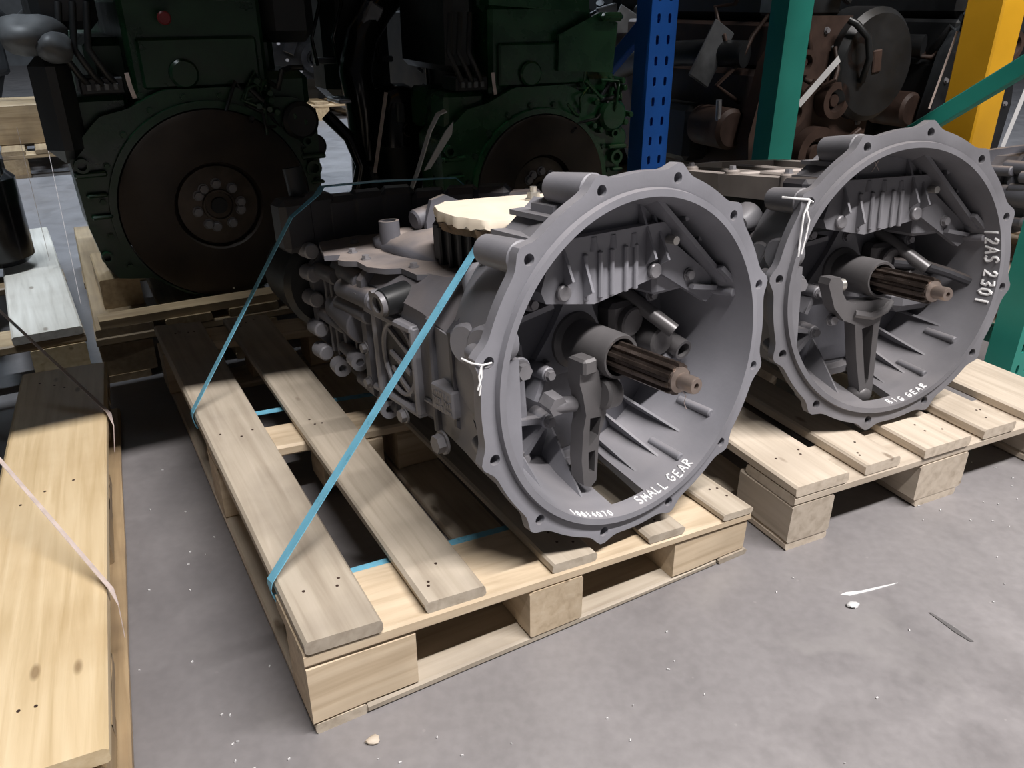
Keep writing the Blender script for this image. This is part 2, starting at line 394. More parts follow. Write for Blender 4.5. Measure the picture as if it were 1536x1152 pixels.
# ---------------------------------------------------------------- pallets
def board_mesh(size, seed, seg=4, ch=0.004, jit=0.0012):
    """board with its long side on local x: eight-sided section, uneven along its length"""
    rnd = random.Random(seed); lx, ly, lz = size; rings = []
    ch = min(ch, ly*0.2, lz*0.25)
    for i in range(seg+1):
        x = -lx/2 + lx*i/seg; hy, hz = ly/2, lz/2; J = lambda: rnd.uniform(-jit, jit)
        if i in (0, seg): x += rnd.uniform(-0.004, 0.004)
        rings.append([(x, -hy+J(), -hz+ch), (x, -hy+ch, -hz), (x, hy-ch, -hz), (x, hy+J(), -hz+ch),
                      (x, hy+J(), hz-ch), (x, hy-ch+J(), hz), (x, -hy+ch+J(), hz), (x, -hy+J(), hz-ch)])
    return MB().loft([[Vector(p) for p in r] for r in rings])
SEED = [1]
def pallet(name, label, M, top, cross, blocks, bottom, zs, L, mats, tilt=None, group=None, nails=True):
    """top: [(u0,u1,u0back,u1back)], cross: [(v0,v1)], blocks: [(u0,u1,v0,v1)], bottom: [(u0,u1,v0,v1)], zs: bottom, block, cross, top heights"""
    zb, zk, zc, zt = zs; W = max(t[1] for t in top)
    t = thing(name, label, 'pallet', M, group)
    s = tilt or (lambda u: 1.0)
    def piece(nm, u0, u1, v0, v1, z0, z1, mat, back=None):
        SEED[0] += 1; lu, lv = u1-u0, v1-v0; cu, cv, cz = (u0+u1)/2, (v0+v1)/2, (z0+z1)/2
        along_v = lv > lu
        mb = board_mesh((lv, lu, z1-z0) if along_v else (lu, lv, z1-z0), SEED[0])
        for q in mb.v:
            if along_v:
                a = (q.x/lv)+0.5       # 0 front, 1 back ; local x -> +v, local y -> -u
                uu = cu - q.y
                if back: uu += (back[0]-u0)*a*(0.5+q.y/lu) + (back[1]-u1)*a*(0.5-q.y/lu); q.y = cu-uu
            else: uu = cu + q.x
            q.z = (cz+q.z)*s(uu) - cz*s(cu)
        o = mb.build(nm, mat, t, 30)
        o.location = (cu, cv, cz*s(cu)); o.rotation_euler = (0, 0, PI/2 if along_v else 0)
        return o
    for q in bottom: piece('bottom_board', q[0], q[1], q[2], q[3], 0.0, zb, mats[3])
    for q in blocks: piece('block', q[0], q[1], q[2], q[3], zb, zk, mats[2])
    for v0, v1 in cross: piece('cross_board', 0.0 + (0 if not cross_pad else cross_pad), W, v0, v1, zk, zc, mats[1])
    nl = MB()
    for i, q in enumerate(top):
        back = (q[2], q[3]) if len(q) > 2 else None
        f0, f1 = (q[4], q[5]) if len(q) > 4 else (0.0, L)
        m = q[6] if len(q) > 6 else mats[0]
        if isinstance(m, tuple): m = m[0]
        piece('top_board', q[0], q[1], f0, f1, zc, zt, m, back)
        for v0, v1 in cross:
            for k in range(3):
                rnd = random.Random(i*31+k+int(v0*100)); uu = q[0]+(q[1]-q[0])*rnd.uniform(0.2, 0.8); vv = v0+(v1-v0)*rnd.uniform(0.2, 0.8)
                if f0 < vv < f1: z = zt*s(uu); nl.cyl((uu, vv, z-0.002), (uu, vv, z+0.0006), 0.0024, n=7)
    if nails:
        o = nl.build('nail_heads', 'rusty_iron', t, 0); o['kind'] = 'stuff'
    return t
cross_pad = 0
def stdtop(W, n, wid):
    gap = (W - n*wid)/(n-1); return [(i*(wid+gap), i*(wid+gap)+wid) for i in range(n)]

# pallet under the nearest gearbox (its deck stands higher at the left end)
TA = lambda u: 1-0.5986*(u-0.4)
topA = [(0.0, 0.1076, -0.004, 0.113), (0.1728, 0.268, 0.166, 0.283), (0.384, 0.4673, 0.36, 0.45, 0.0, 1.28), (0.5697, 0.6474, 0.56, 0.64), (0.734, 0.804, 0.72, 0.804)]
PA = pallet('wooden_pallet', 'worn dusty wooden pallet carrying the nearest gearbox, blue straps over its boards', RZ(xyz(0, 0), YAW), topA,
    [(0.0, 0.14), (0.565, 0.66), (1.17, 1.28)],
    [(0.0, 0.1578, 0.003, 0.10), (0.3423, 0.4413, 0.003, 0.11), (0.632, 0.80, 0.003, 0.10),
     (0.0, 0.12, 0.56, 0.66), (0.2, 0.33, 0.565, 0.655), (0.36, 0.46, 0.565, 0.655), (0.66, 0.80, 0.56, 0.66), (0.0, 0.14, 1.18, 1.28), (0.2, 0.31, 1.18, 1.27), (0.36, 0.46, 1.18, 1.27), (0.66, 0.80, 1.18, 1.28)],
    [(0.0, 0.0765, 0.0, 1.28), (0.078, 0.738, 0.002, 0.12), (0.352, 0.452, 0.13, 1.16), (0.74, 0.806, 0.0, 1.28), (0.078, 0.738, 1.16, 1.28)],
    (0.0145, 0.1006, 0.1208, 0.138), 1.28, ('wood_dusty', 'wood_pale', 'wood_pale', 'wood_dusty'), TA)

# pallet under the second gearbox
PBo = xyz(0.872, -0.032); PByaw = YAW-0.085
PB = pallet('wooden_pallet', 'pale wooden block pallet under the gearbox lettered 12AS 2301', RZ(PBo, PByaw),
    [(0.0, 0.125), (0.168, 0.258), (0.318, 0.448), (0.49, 0.585), (0.64, 0.80)],
    [(0.0, 0.13), (0.53, 0.66), (1.06, 1.19)],
    [(0.0, 0.10, 0.0, 0.145), (0.325, 0.46, 0.0, 0.145), (0.70, 0.80, 0.0, 0.145), (0.0, 0.10, 0.53, 0.675), (0.33, 0.45, 0.53, 0.675), (0.70, 0.80, 0.53, 0.675), (0.0, 0.1, 1.05, 1.19), (0.33, 0.45, 1.05, 1.19), (0.70, 0.80, 1.05, 1.19)],
    [(0.0, 0.10, 0.0, 1.19), (0.335, 0.45, 0.0, 1.19), (0.70, 0.80, 0.0, 1.19)],
    (0.018, 0.098, 0.118, 0.14), 1.19, ('wood_grey', 'wood_grey', 'wood_grey', 'wood_grey'))

# pallet at the left edge, yellow boards
PCyaw = YAW - 0.09
PCo = xyz(-0.236, -0.02)
topC = [(-0.205-0.60, -0.205-0.46), (-0.60, -0.46), (-0.40, -0.265), (-0.175, -0.0)]
PC = pallet('wooden_pallet', 'yellow pine pallet at the left edge with white straps across it', RZ(PCo, PCyaw), topC,
    [(0.06, 0.19), (0.55, 0.68), (1.04, 1.17)],
    [(-0.145, -0.012, 0.02, 0.16), (-0.145, -0.012, 0.54, 0.69), (-0.145, -0.012, 1.02, 1.17), (-0.48, -0.36, 0.02, 0.16), (-0.48, -0.36, 0.54, 0.69), (-0.48, -0.36, 1.02, 1.17)],
    [(-0.15, 0.004, 0.0, 1.19), (-0.48, -0.36, 0.0, 1.19), (-0.80, -0.68, 0.0, 1.19)],
    (0.02, 0.10, 0.12, 0.143), 1.19, ('wood_yellow', 'wood_old', 'wood_old', 'wood_old'))
# second-row pallets
PD = pallet('wooden_pallet', 'light-washed pallet behind the yellow one, under the black engine', RZ(xyz(-0.98, 1.41), YAW+0.03),
    [(0.0, 0.14), (0.2, 0.3), (0.345, 0.49), (0.53, 0.62), (0.66, 0.82)], [(0.0, 0.13), (0.53, 0.66), (1.06, 1.19)],
    [(0.0, 0.13, 0.0, 0.14), (0.345, 0.47, 0.0, 0.14), (0.69, 0.82, 0.0, 0.14), (0.0, 0.13, 1.05, 1.19), (0.345, 0.47, 1.05, 1.19), (0.69, 0.82, 1.05, 1.19), (0.345, 0.47, 0.53, 0.66), (0.69, 0.82, 0.53, 0.66)],
    [(0.0, 0.11, 0.0, 1.19), (0.345, 0.47, 0.0, 1.19), (0.71, 0.82, 0.0, 1.19)], (0.02, 0.105, 0.128, 0.15), 1.19,
    ('wood_white', 'wood_old', 'wood_yellow', 'wood_old'), nails=False)
PE = pallet('wooden_pallet', 'oil-stained pallet under the nearer green engine', RZ(xyz(-0.135, 1.372), YAW-0.02),
    [(0.0, 0.14), (0.17, 0.29), (0.335, 0.47), (0.51, 0.63), (0.66, 0.80)], [(0.0, 0.13), (0.53, 0.66), (1.06, 1.19)],
    [(0.0, 0.13, 0.0, 0.14), (0.335, 0.46, 0.0, 0.14), (0.67, 0.80, 0.0, 0.14), (0.0, 0.13, 1.05, 1.19), (0.335, 0.46, 1.05, 1.19), (0.67, 0.80, 1.05, 1.19)],
    [(0.0, 0.11, 0.0, 1.19), (0.335, 0.46, 0.0, 1.19), (0.69, 0.80, 0.0, 1.19)], (0.02, 0.105, 0.128, 0.15), 1.19,
    ('wood_old', 'wood_old', 'wood_old', 'wood_old'), nails=False)
deckE = MB(); uvbox(deckE, -0.12, 0.66, 1.375, 1.437, 0.151, 0.172); db = deckE.build('timber_plank', 'wood_old')
db.data.transform(Matrix.Translation(-xyz(0.27, 1.406, 0.1615))); db.data.transform(Matrix.Rotation(-YAW, 4, 'Z')); db.matrix_world = RZ(xyz(0.27, 1.406, 0.1615), YAW)
tag(db, 'brown plank along the pallet edge below the nearer flywheel', 'plank')
PF = pallet('wooden_pallet', 'dark pallet under the green engine beside the blue post', RZ(xyz(0.745, 1.315), YAW),
    stdtop(0.8, 5, 0.12), [(0.0, 0.13), (0.53, 0.66), (1.06, 1.19)],
    [(0.0, 0.13, 0.0, 0.14), (0.335, 0.46, 0.0, 0.14), (0.67, 0.80, 0.0, 0.14), (0.0, 0.13, 1.05, 1.19), (0.335, 0.46, 1.05, 1.19), (0.67, 0.80, 1.05, 1.19)],
    [(0.0, 0.11, 0.0, 1.19), (0.335, 0.46, 0.0, 1.19), (0.69, 0.80, 0.0, 1.19)], (0.02, 0.105, 0.128, 0.15), 1.19,
    ('wood_old', 'wood_old', 'wood_old', 'wood_old'), nails=False)
# ---------------------------------------------------------------- handwriting
STROKES = {
 'S': [[(0.9,0.85),(0.55,1.0),(0.15,0.85),(0.2,0.6),(0.75,0.42),(0.85,0.15),(0.45,0.0),(0.05,0.12)]],
 'M': [[(0.0,0.0),(0.15,1.0),(0.5,0.35),(0.85,1.0),(1.0,0.0)]],
 'A': [[(0.0,0.0),(0.5,1.0),(1.0,0.0)],[(0.2,0.38),(0.8,0.38)]],
 'L': [[(0.15,1.0),(0.12,0.0),(0.85,0.05)]],
 'G': [[(0.9,0.85),(0.5,1.0),(0.08,0.6),(0.15,0.12),(0.6,0.0),(0.9,0.2),(0.88,0.45),(0.5,0.45)]],
 'E': [[(0.9,1.0),(0.15,0.95),(0.1,0.02),(0.9,0.0)],[(0.12,0.5),(0.75,0.52)]],
 'R': [[(0.1,0.0),(0.12,1.0),(0.7,0.95),(0.8,0.65),(0.15,0.48),(0.9,0.0)]],
 'B': [[(0.1,0.0),(0.12,1.0),(0.7,0.92),(0.7,0.6),(0.15,0.52),(0.85,0.42),(0.8,0.08),(0.1,0.0)]],
 'I': [[(0.5,0.0),(0.5,1.0)]], '1': [[(0.5,0.0),(0.5,1.0)]],
 '2': [[(0.1,0.75),(0.35,1.0),(0.75,0.9),(0.75,0.6),(0.1,0.05),(0.9,0.05)]],
 '3': [[(0.1,0.92),(0.7,0.98),(0.8,0.72),(0.4,0.52),(0.85,0.35),(0.7,0.02),(0.1,0.08)]],
 '0': [[(0.5,1.0),(0.12,0.7),(0.15,0.2),(0.5,0.0),(0.85,0.25),(0.85,0.75),(0.5,1.0)]],
 '4': [[(0.7,0.0),(0.7,1.0),(0.1,0.35),(0.95,0.35)]], '7': [[(0.1,0.95),(0.85,1.0),(0.4,0.0)]],
 'X': [[(0.1,0.0),(0.9,1.0)],[(0.1,0.95),(0.85,0.05)]], ' ': []}
def wall_r(y):          # inner radius of the bell at depth y
    P = [(-0.008, 0.2465), (0.012, 0.243), (0.05, 0.235), (0.12, 0.221), (0.168, 0.206)]
    for (a, ra), (b, rb) in zip(P, P[1:]):
        if y <= b: return ra + (rb-ra)*max(0, (y-a))/(b-a)
    return P[-1][1]
def lettering(mb, text, th0, dth, y0, dy, wid, thick=0.0026, tilt=0.0):
    """write along the inner wall from angle th0 (deg); letters advance by dth, their tops point to y0+dy"""
    th = th0; rnd = random.Random(text)
    for ch in text:
        jy = rnd.uniform(-0.1, 0.1)
        for st in STROKES[ch]:
            pts = []
            for k in range(len(st)-1):
                for m in range(3):
                    f = m/3; pts.append((st[k][0]*(1-f)+st[k+1][0]*f, st[k][1]*(1-f)+st[k+1][1]*f))
            pts.append(st[-1]); P = []
            for a, b in pts:
                y = y0 + dy*(b+jy) + tilt*(th-th0); an = math.radians(th + dth*wid*a); r = wall_r(y)-0.0004
                P.append((r*math.sin(an), y, r*math.cos(an)))
            mb.tube(P, thick/2, 6)
        th += dth*(1.0 if ch not in ' ' else 0.6)

# ---------------------------------------------------------------- gearbox
def gear_matrix(c, yaw, pit):
    ax = Vector((math.sin(yaw)*math.cos(pit), -math.cos(yaw)*math.cos(pit), math.sin(pit)))
    R = Vector((math.cos(yaw), math.sin(yaw), 0)); Y = -ax; U = R.cross(Y)
    M = Matrix((R, Y, U)).transposed().to_4x4(); M.translation = Vector(c); return M
def octo(y, xl, xr, zb, zt, c):
    return [Vector((x, y, z)) for x, z in ((xl+c, zb), (xr-c, zb), (xr, zb+c), (xr, zt-c), (xr-c, zt), (xl+c, zt), (xl, zt-c), (xl, zb+c))]
BOLT = MB().bolt((0, 0, 0), (0, -1, 0), 0.0085, 0.009).mesh('bolt')
BOLT.materials.append(MATS['bolt_grey'])
BOLT_G = BOLT.copy(); BOLT_G.materials.clear(); BOLT_G.materials.append(MATS['bolt_green'])
def put_bolt(parent, p, d=(0, -1, 0), s=1.0, name='bolt', mesh=None):
    o = bpy.data.objects.new(name, mesh or BOLT); COL.objects.link(o); o.parent = parent
    q = Vector((0, -1, 0)).rotation_difference(Vector(d)); o.rotation_mode = 'QUATERNION'; o.rotation_quaternion = q
    o.location = p; o.scale = (s, s, s); return o
HOLE_R = 0.2737
def gearbox(label, M, phi, variant):
    t = thing('gearbox', label, 'gearbox', M)
    hp = [phi + i*PI/6 for i in range(12)]
    def mod(j, r, a):
        if r < 0.28: return r
        dd = min(abs((a-h+PI) % (2*PI)-PI) for h in hp)
        return r + 0.0145*math.exp(-(dd/0.062)**2) - 0.0005
    prof = [(0.03, 0.170), (0.206, 0.168), (0.221, 0.12), (0.235, 0.05), (0.243, 0.012), (0.2465, -0.008), (0.2565, -0.008), (0.2585, 0.001), (0.262, 0.0),
            (0.2815, 0.0), (0.2815, 0.017), (0.274, 0.021), (0.256, 0.034), (0.248, 0.06), (0.233, 0.12), (0.220, 0.172), (0.212, 0.19), (0.03, 0.19)]
    bell = MB().lathe(prof, 216, True, mod=mod).build('bell_housing', 'cast_grey', t)
    ct = MB()
    for h in hp:
        x, z = HOLE_R*math.sin(h), HOLE_R*math.cos(h); ct.cyl((x, -0.02, z), (x, 0.05, z), 0.0082, n=16)
    cut(bell, ct)
    ct = MB().box((-0.034, 0.022, -0.30), (0.036, 0.15, -0.19))
    ct.cyl((-0.105, 0.12, -0.135), (-0.105, 0.24, -0.135), 0.042, n=24)
    cut(bell, ct)
    # bosses behind the upper holes and round the rim
    for i in range(12):
        a = hp[i]; big = i in (10, 11)
        x, z = 0.272*math.sin(a), 0.272*math.cos(a); r = 0.024 if big else 0.0135; ln = 0.095 if big else 0.045
        x2, z2 = (0.262*math.sin(a), 0.262*math.cos(a)) if not big else (x*0.985, z*0.985)
        MB().cyl((x, 0.015, z), (x2, 0.015+ln, z2), r, r*0.9, n=20, ch=0.004).build('rim_boss', 'cast_grey', bell)
        if not big:
            u = Vector((math.sin(a), 0, math.cos(a))); tv = Vector((math.cos(a), 0, -math.sin(a)))*0.004
            MB().prism([u*0.2515+Vector((0, 0.02, 0))-tv, u*0.276+Vector((0, 0.02, 0))-tv, u*0.2285+Vector((0, 0.13, 0))-tv], tv*2).build('gusset', 'cast_grey', bell)
    # gussets on the floor and walls of the bell
    for deg, y0, rin in ((-141, 0.04, 0.19), (-162, 0.045, 0.148), (166, 0.05, 0.19), (154, 0.05, 0.178), (139.5, 0.05, 0.172), (122, 0.06, 0.185)):
        a = math.radians(deg); u = Vector((math.sin(a), 0, math.cos(a))); tv = Vector((math.cos(a), 0, -math.sin(a)))*0.0022
        P = [u*(wall_r(y0)+0.002)+Vector((0, y0, 0)), u*(wall_r(0.168)+0.004)+Vector((0, 0.169, 0)), u*rin+Vector((0, 0.169, 0)), u*(rin+0.006)+Vector((0, 0.158, 0))]
        MB().prism([q-tv for q in P], tv*2).build('gusset', 'cast_grey', bell)
    for deg in (149.5, 127, 75):                   # lying pegs and a raised pad edge
        a = math.radians(deg); u = Vector((math.sin(a), 0, math.cos(a)))
        MB().cyl(u*(wall_r(0.022)-0.002)+Vector((0, 0.022, 0)), u*(wall_r(0.09)+0.002)+Vector((0, 0.09, 0)), 0.0075, n=14, ch=0.002).build('wall_peg', 'cast_grey', bell)
    # chord ribs across the top corners
    def chord(p, q, y0, y1, th):
        p = Vector((p[0], 0, p[1])); q = Vector((q[0], 0, q[1])); nn = (q-p).normalized().cross(Vector((0, 1, 0)))*th/2
        return MB().prism([p+nn+Vector((0, y0, 0)), q+nn+Vector((0, y0, 0)), q-nn+Vector((0, y0, 0)), p-nn+Vector((0, y0, 0))], (0, y1-y0, 0))
    for p, q, y0 in (((0.06, 0.238), (0.226, 0.080), 0.034), ((0.20, 0.108), (0.232, 0.080), 0.022), ((0.13, 0.193), (0.172, 0.205), 0.04), ((0.175, 0.152), (0.185, 0.192), 0.05), ((0.165, 0.078), (0.238, 0.062), 0.05),
                     ((-0.062, 0.236), (-0.165, 0.160), 0.034), ((-0.112, 0.195), (-0.145, 0.198), 0.034), ((-0.08, 0.222), (-0.11, 0.222), 0.036)):
        chord(p, q, y0, y0+0.05 if p[0] > 0 else 0.165, 0.0075).build('rib', 'cast_grey', bell)
    # upper actuator block with fins and bolts
    blk = MB()
    blk.xz([(-0.098, 0.112), (-0.09, 0.094), (0.0, 0.076), (0.125, 0.094), (0.146, 0.115), (0.158, 0.178), (-0.074, 0.180)], 0.10, 0.172)
    blk.xz([(-0.062, 0.178), (0.158, 0.175), (0.12, 0.205), (0.055, 0.232), (-0.02, 0.234), (-0.058, 0.225)], 0.118, 0.172)
    ab = blk.build('actuator_block', 'cast_grey', t)
    for x, z0, z1 in ((-0.056, 0.112, 0.205), (-0.02, 0.09, 0.20), (0.105, 0.118, 0.215), (0.132, 0.112, 0.20)):
        MB().prism([(x-0.0022, 0.10, z0), (x-0.0022, 0.078, z0+0.012), (x-0.0022, 0.118, z1), (x-0.0022, 0.125, z1)], (0.0044, 0, 0)).build('fin', 'cast_grey', ab)
    for x in (-0.018, 0.01, 0.032, 0.06, 0.08):
        MB().box((x-0.004, 0.094, 0.084), (x+0.004, 0.103, 0.155), 0.002).build('block_rib', 'cast_grey', ab)
    for x, z in ((0.0, 0.164), (0.037, 0.162), (0.078, 0.158)):
        MB().cyl((x, 0.105, z-0.008), (x, 0.105, z+0.012), 0.0095, 0.0075, n=12).build('stud', 'cast_grey', ab)
    for x, z in ((-0.06, 0.105), (0.119, 0.106)):
        MB().cyl((x, 0.101, z), (x, 0.092, z), 0.0125, n=20, ch=0.002).build('plug', 'bolt_grey', ab)
    MB().cyl((0.150, 0.10, 0.15), (0.150, 0.082, 0.15), 0.007, n=10).build('stud', 'bolt_zinc', ab)
    ab.location = (-0.036, -0.04, 0.012)
    cp = MB().xz([(0.098, 0.148), (0.105, 0.157), (0.132, 0.152), (0.216, 0.088), (0.224, 0.05), (0.208, 0.042), (0.098, 0.112)], 0.062, 0.075).build('cover_plate', 'cast_grey', t)
    put_bolt(cp, (0.163, 0.062, 0.097))
    MB().box((0.10, 0.074, 0.07), (0.18, 0.17, 0.13), 0.006).build('plate_mount', 'cast_grey', cp)
    # retainer flange, sleeve and splined shaft
    fy = 0.168
    fl_ = MB(); poly = []
    for k in range(3):
        a = math.radians(-115 + 120*k)
        for da in (-14, 0, 14): poly.append((0.082*math.sin(a+math.radians(da)), 0.082*math.cos(a+math.radians(da))))
        for da in (45, 75): poly.append((0.056*math.sin(a+math.radians(da)), 0.056*math.cos(a+math.radians(da))))
    fl_.xz(poly, fy-0.016, fy+0.004)
    rf = fl_.build('retainer_flange', 'cast_grey', t)
    for k in range(3):
        a = math.radians(-115+120*k); put_bolt(rf, (0.069*math.sin(a), fy-0.016, 0.069*math.cos(a)))
    MB().lathe([(0.030, 0.04), (0.0345, 0.039), (0.0365, 0.046), (0.0375, 0.14), (0.047, 0.147), (0.049, 0.156), (0.030, 0.158)], 48, True).build('release_sleeve', 'sleeve_grey', t)
    nsp = 10; ring = []
    for k in range(nsp*8):
        a = 2*PI*k/(nsp*8); ph = k % 8; ring.append((0.0245 if ph in (0, 1, 2, 3) else 0.0195, a + (0.12/nsp if ph == 0 else -0.12/nsp if ph == 3 else 0)))
    rg = lambda y, s: [Vector((r*s*math.sin(a), y, r*s*math.cos(a))) for r, a in ring]
    sh = MB().loft([rg(0.15, 1.0), rg(-0.076, 1.0), rg(-0.081, 0.93)]).build('splined_shaft', 'shaft_oiled', t, 25)
    MB().lathe([(0.0, -0.079), (0.019, -0.079), (0.019, -0.084), (0.0125, -0.087), (0.0125, -0.111), (0.011, -0.1145), (0.0045, -0.1145), (0.004, -0.106), (0.0, -0.106)], 32).build('pilot_tip', 'shaft_tip', sh)
    # clutch release fork
    if variant == 'a':
        fk = MB()
        prof = [(-0.040, -0.052), (-0.046, -0.02), (-0.066, -0.012), (-0.070, 0.002), (-0.052, 0.010), (-0.034, 0.004), (-0.030, -0.016), (-0.036, -0.030), (-0.026, -0.046), (-0.010, -0.052)]
        fk.xz([(-0.072, -0.030), (-0.070, 0.006), (-0.048, 0.006), (-0.040, -0.008), (-0.034, -0.018), (-0.030, -0.045), (-0.018, -0.060), (-0.020, -0.095), (-0.034, -0.13), (-0.040, -0.205), (-0.052, -0.214), (-0.066, -0.206), (-0.070, -0.16), (-0.066, -0.11), (-0.060, -0.085), (-0.066, -0.05)], 0.052, 0.082)
        fo = fk.build('release_fork', 'sleeve_grey', t)
        c2 = MB().xz([(-0.056, -0.188), (-0.044, -0.188), (-0.042, -0.150), (-0.056, -0.150)], 0.03, 0.10); c2.xz([(-0.055, -0.14), (-0.036, -0.125), (-0.030, -0.095), (-0.052, -0.092)], 0.03, 0.10)
        cut(fo, c2)
        MB().cyl((-0.030, 0.055, -0.058), (0.002, 0.055, -0.062), 0.026, 0.024, n=22, ch=0.004).build('fork_pad', 'sleeve_grey', fo)
        MB().box((-0.071, 0.042, -0.016), (-0.044, 0.080, 0.010), 0.004).build('fork_claw', 'sleeve_grey', fo)
        MB().box((0.0, 0.075, -0.09), (0.035, 0.10, -0.04), 0.006).build('fork_arm', 'sleeve_grey', fo)
        MB().cyl((-0.10, 0.085, -0.068), (-0.062, 0.078, -0.072), 0.013, n=18).build('fork_pivot', 'bolt_grey', fo)
        MB().cyl((-0.098, 0.10, -0.062), (-0.098, 0.072, -0.066), 0.017, n=6).build('pivot_nut', 'bolt_grey', fo)
    else:
        fk = MB(); y0, y1 = 0.045, 0.075
        ys = lambda P: fk.xz(P, y0, y1)
        ys([(-0.122, 0.002), (-0.118, 0.014), (-0.096, 0.014), (-0.088, 0.002), (-0.088, -0.016), (-0.076, -0.034), (-0.054, -0.042), (0.0, -0.040), (0.040, -0.046), (0.030, -0.058), (0.012, -0.080), (0.010, -0.105), (0.010, -0.235), (-0.006, -0.246), (-0.020, -0.238), (-0.038, -0.16), (-0.050, -0.085), (-0.080, -0.072), (-0.104, -0.045)])
        fo = fk.build('release_fork', 'sleeve_grey', t)
        cut(fo, MB().xz([(-0.032, -0.095), (-0.004, -0.090), (-0.003, -0.205), (-0.010, -0.215)], 0.02, 0.12))
        MB().cyl((-0.10, 0.058, -0.004), (-0.075, 0.058, -0.004), 0.012, n=18, ch=0.002).build('fork_roller', 'bolt_zinc', fo)
        MB().tube([(-0.055, 0.045, -0.062), (-0.02, 0.036, -0.070), (0.015, 0.040, -0.062), (0.036, 0.05, -0.05)], 0.008, 8).build('fork_lip', 'sleeve_grey', fo)
        MB().blob((-0.008, 0.062, -0.240), (0.026, 0.024, 0.022), 3, 0.05).build('fork_ball', 'sleeve_grey', fo)
        put_bolt(t, (0.038, 0.09, -0.085), (0, -1, 0), 1.3); put_bolt(t, (-0.088, 0.07, -0.075), (0, -1, 0), 1.2)
        MB().tube([(0.10, 0.12, 0.012), (0.16, 0.10, 0.004), (0.20, 0.07, -0.012), (0.238, 0.05, -0.03)], 0.011, 10).build('hydraulic_hose', 'cast_dark', t)
    # pieces on the back wall of the bell
    cl = MB()
    cl.cyl((0.10, 0.168, 0.07), (0.150, 0.075, 0.0), 0.013, n=14); cl.cyl((0.15, 0.168, -0.02), (0.15, 0.10, -0.025), 0.03, 0.026, n=20, ch=0.004)
    cl.cyl((0.095, 0.168, 0.02), (0.10, 0.12, 0.015), 0.026, n=16, ch=0.003); cl.box((0.06, 0.13, -0.03), (0.12, 0.17, 0.05), 0.008)
    cl.pipe((0.185, 0.13, -0.035), (0.185, 0.085, -0.045), 0.018, 0.013, 18)
    cl.build('clutch_actuator', 'sleeve_grey', t)
    MB().box((0.105, 0.10, -0.095), (0.212, 0.168, -0.045), 0.016).build('reservoir', 'cast_grey', t)
    for x, z, ln, r in ((-0.079, -0.032, 0.05, 0.012), (-0.078, -0.115, 0.045, 0.013), (-0.14, -0.006, 0.06, 0.020), (-0.125, -0.168, 0.04, 0.011), (-0.16, 0.06, 0.04, 0.016), (-0.03, 0.10, 0.03, 0.012), (-0.10, 0.085, 0.04, 0.012), (0.14, 0.055, 0.05, 0.011)):
        q = MB().cyl((x, 0.17, z), (x, 0.17-ln, z), r*1.15, r, n=16, ch=0.002).build('boss', 'cast_grey', t); put_bolt(q, (x, 0.17-ln, z), s=r/0.0125)
    for p, q in (((-0.079, -0.032), (-0.10, -0.075)), ((-0.078, -0.115), (-0.125, -0.165)), ((-0.078, -0.115), (-0.20, -0.09)), ((-0.16, 0.06), (-0.06, 0.075))):
        chord(p, q, 0.128, 0.172, 0.009).build('rib', 'cast_grey', bell)
    MB().xz([(-0.20, -0.03), (-0.15, 0.04), (-0.115, 0.02), (-0.11, -0.10), (-0.14, -0.14), (-0.18, -0.10)], 0.140, 0.175).build('wall_panel', 'cast_grey', bell)

    # ---- gear case behind the bell
    S = [(0.10, -0.244, 0.235, -0.18, 0.16, 0.10), (0.165, -0.226, 0.225, -0.195, 0.16, 0.10), (0.21, -0.208, 0.21, -0.188, 0.12, 0.075), (0.30, -0.200, 0.2, -0.18, 0.105, 0.05), (0.50, -0.198, 0.198, -0.17, 0.095, 0.03),
         (0.503, -0.212, 0.21, -0.184, 0.10, 0.03), (0.524, -0.212, 0.21, -0.184, 0.10, 0.03), (0.527, -0.178, 0.18, -0.155, 0.09, 0.045), (0.66, -0.176, 0.176, -0.148, 0.088, 0.05),
         (0.663, -0.19, 0.19, -0.158, 0.092, 0.05), (0.675, -0.19, 0.19, -0.158, 0.092, 0.05), (0.678, -0.174, 0.174, -0.142, 0.084, 0.05), (0.765, -0.172, 0.172, -0.136, 0.08, 0.05),
         (0.768, -0.205, 0.2, -0.158, 0.10, 0.05), (0.79, -0.205, 0.2, -0.158, 0.10, 0.05), (0.793, -0.16, 0.16, -0.12, 0.07, 0.05), (0.85, -0.13, 0.13, -0.09, 0.05, 0.05)]
    case = MB().loft([octo(*q) for q in S[1:]]).build('gear_case', 'cast_dusty', t, 25)
    MB().xy([(-0.19, 0.04), (-0.240, 0.042), (-0.234, 0.09), (-0.222, 0.15), (-0.204, 0.26), (-0.19, 0.26)], -0.135, 0.045).build('side_wall', 'cast_grey', case)
    X = -0.2
    ov = MB(); n = 36
    pts = [(X-0.004, 0.389+0.060*math.sin(2*PI*k/n), -0.048+0.066*math.cos(2*PI*k/n)) for k in range(n+1)]
    ov.tube(pts, 0.0055, 8); ov.build('oval_rim', 'cast_grey', case)
    ovd = MB(); ovd.prism([(X-0.002, 0.389+0.057*math.sin(2*PI*k/n), -0.048+0.063*math.cos(2*PI*k/n)) for k in range(n)], (0.01, 0, 0)); ovd.build('oval_cover', 'cast_dark', case)
    for z, a in ((-0.015, 0.4), (-0.055, 0.3), (-0.09, 0.5)):
        MB().obox((X-0.004, 0.385, z), (0.008, 0.075, 0.008), Matrix.Rotation(a, 3, 'X')).build('cast_bar', 'cast_grey', case)
    fr = MB(); fr.box((X-0.016, 0.318, 0.014), (X+0.01, 0.50, 0.028), 0.004); fr.box((X-0.014, 0.316, -0.135), (X+0.01, 0.330, 0.026), 0.004)
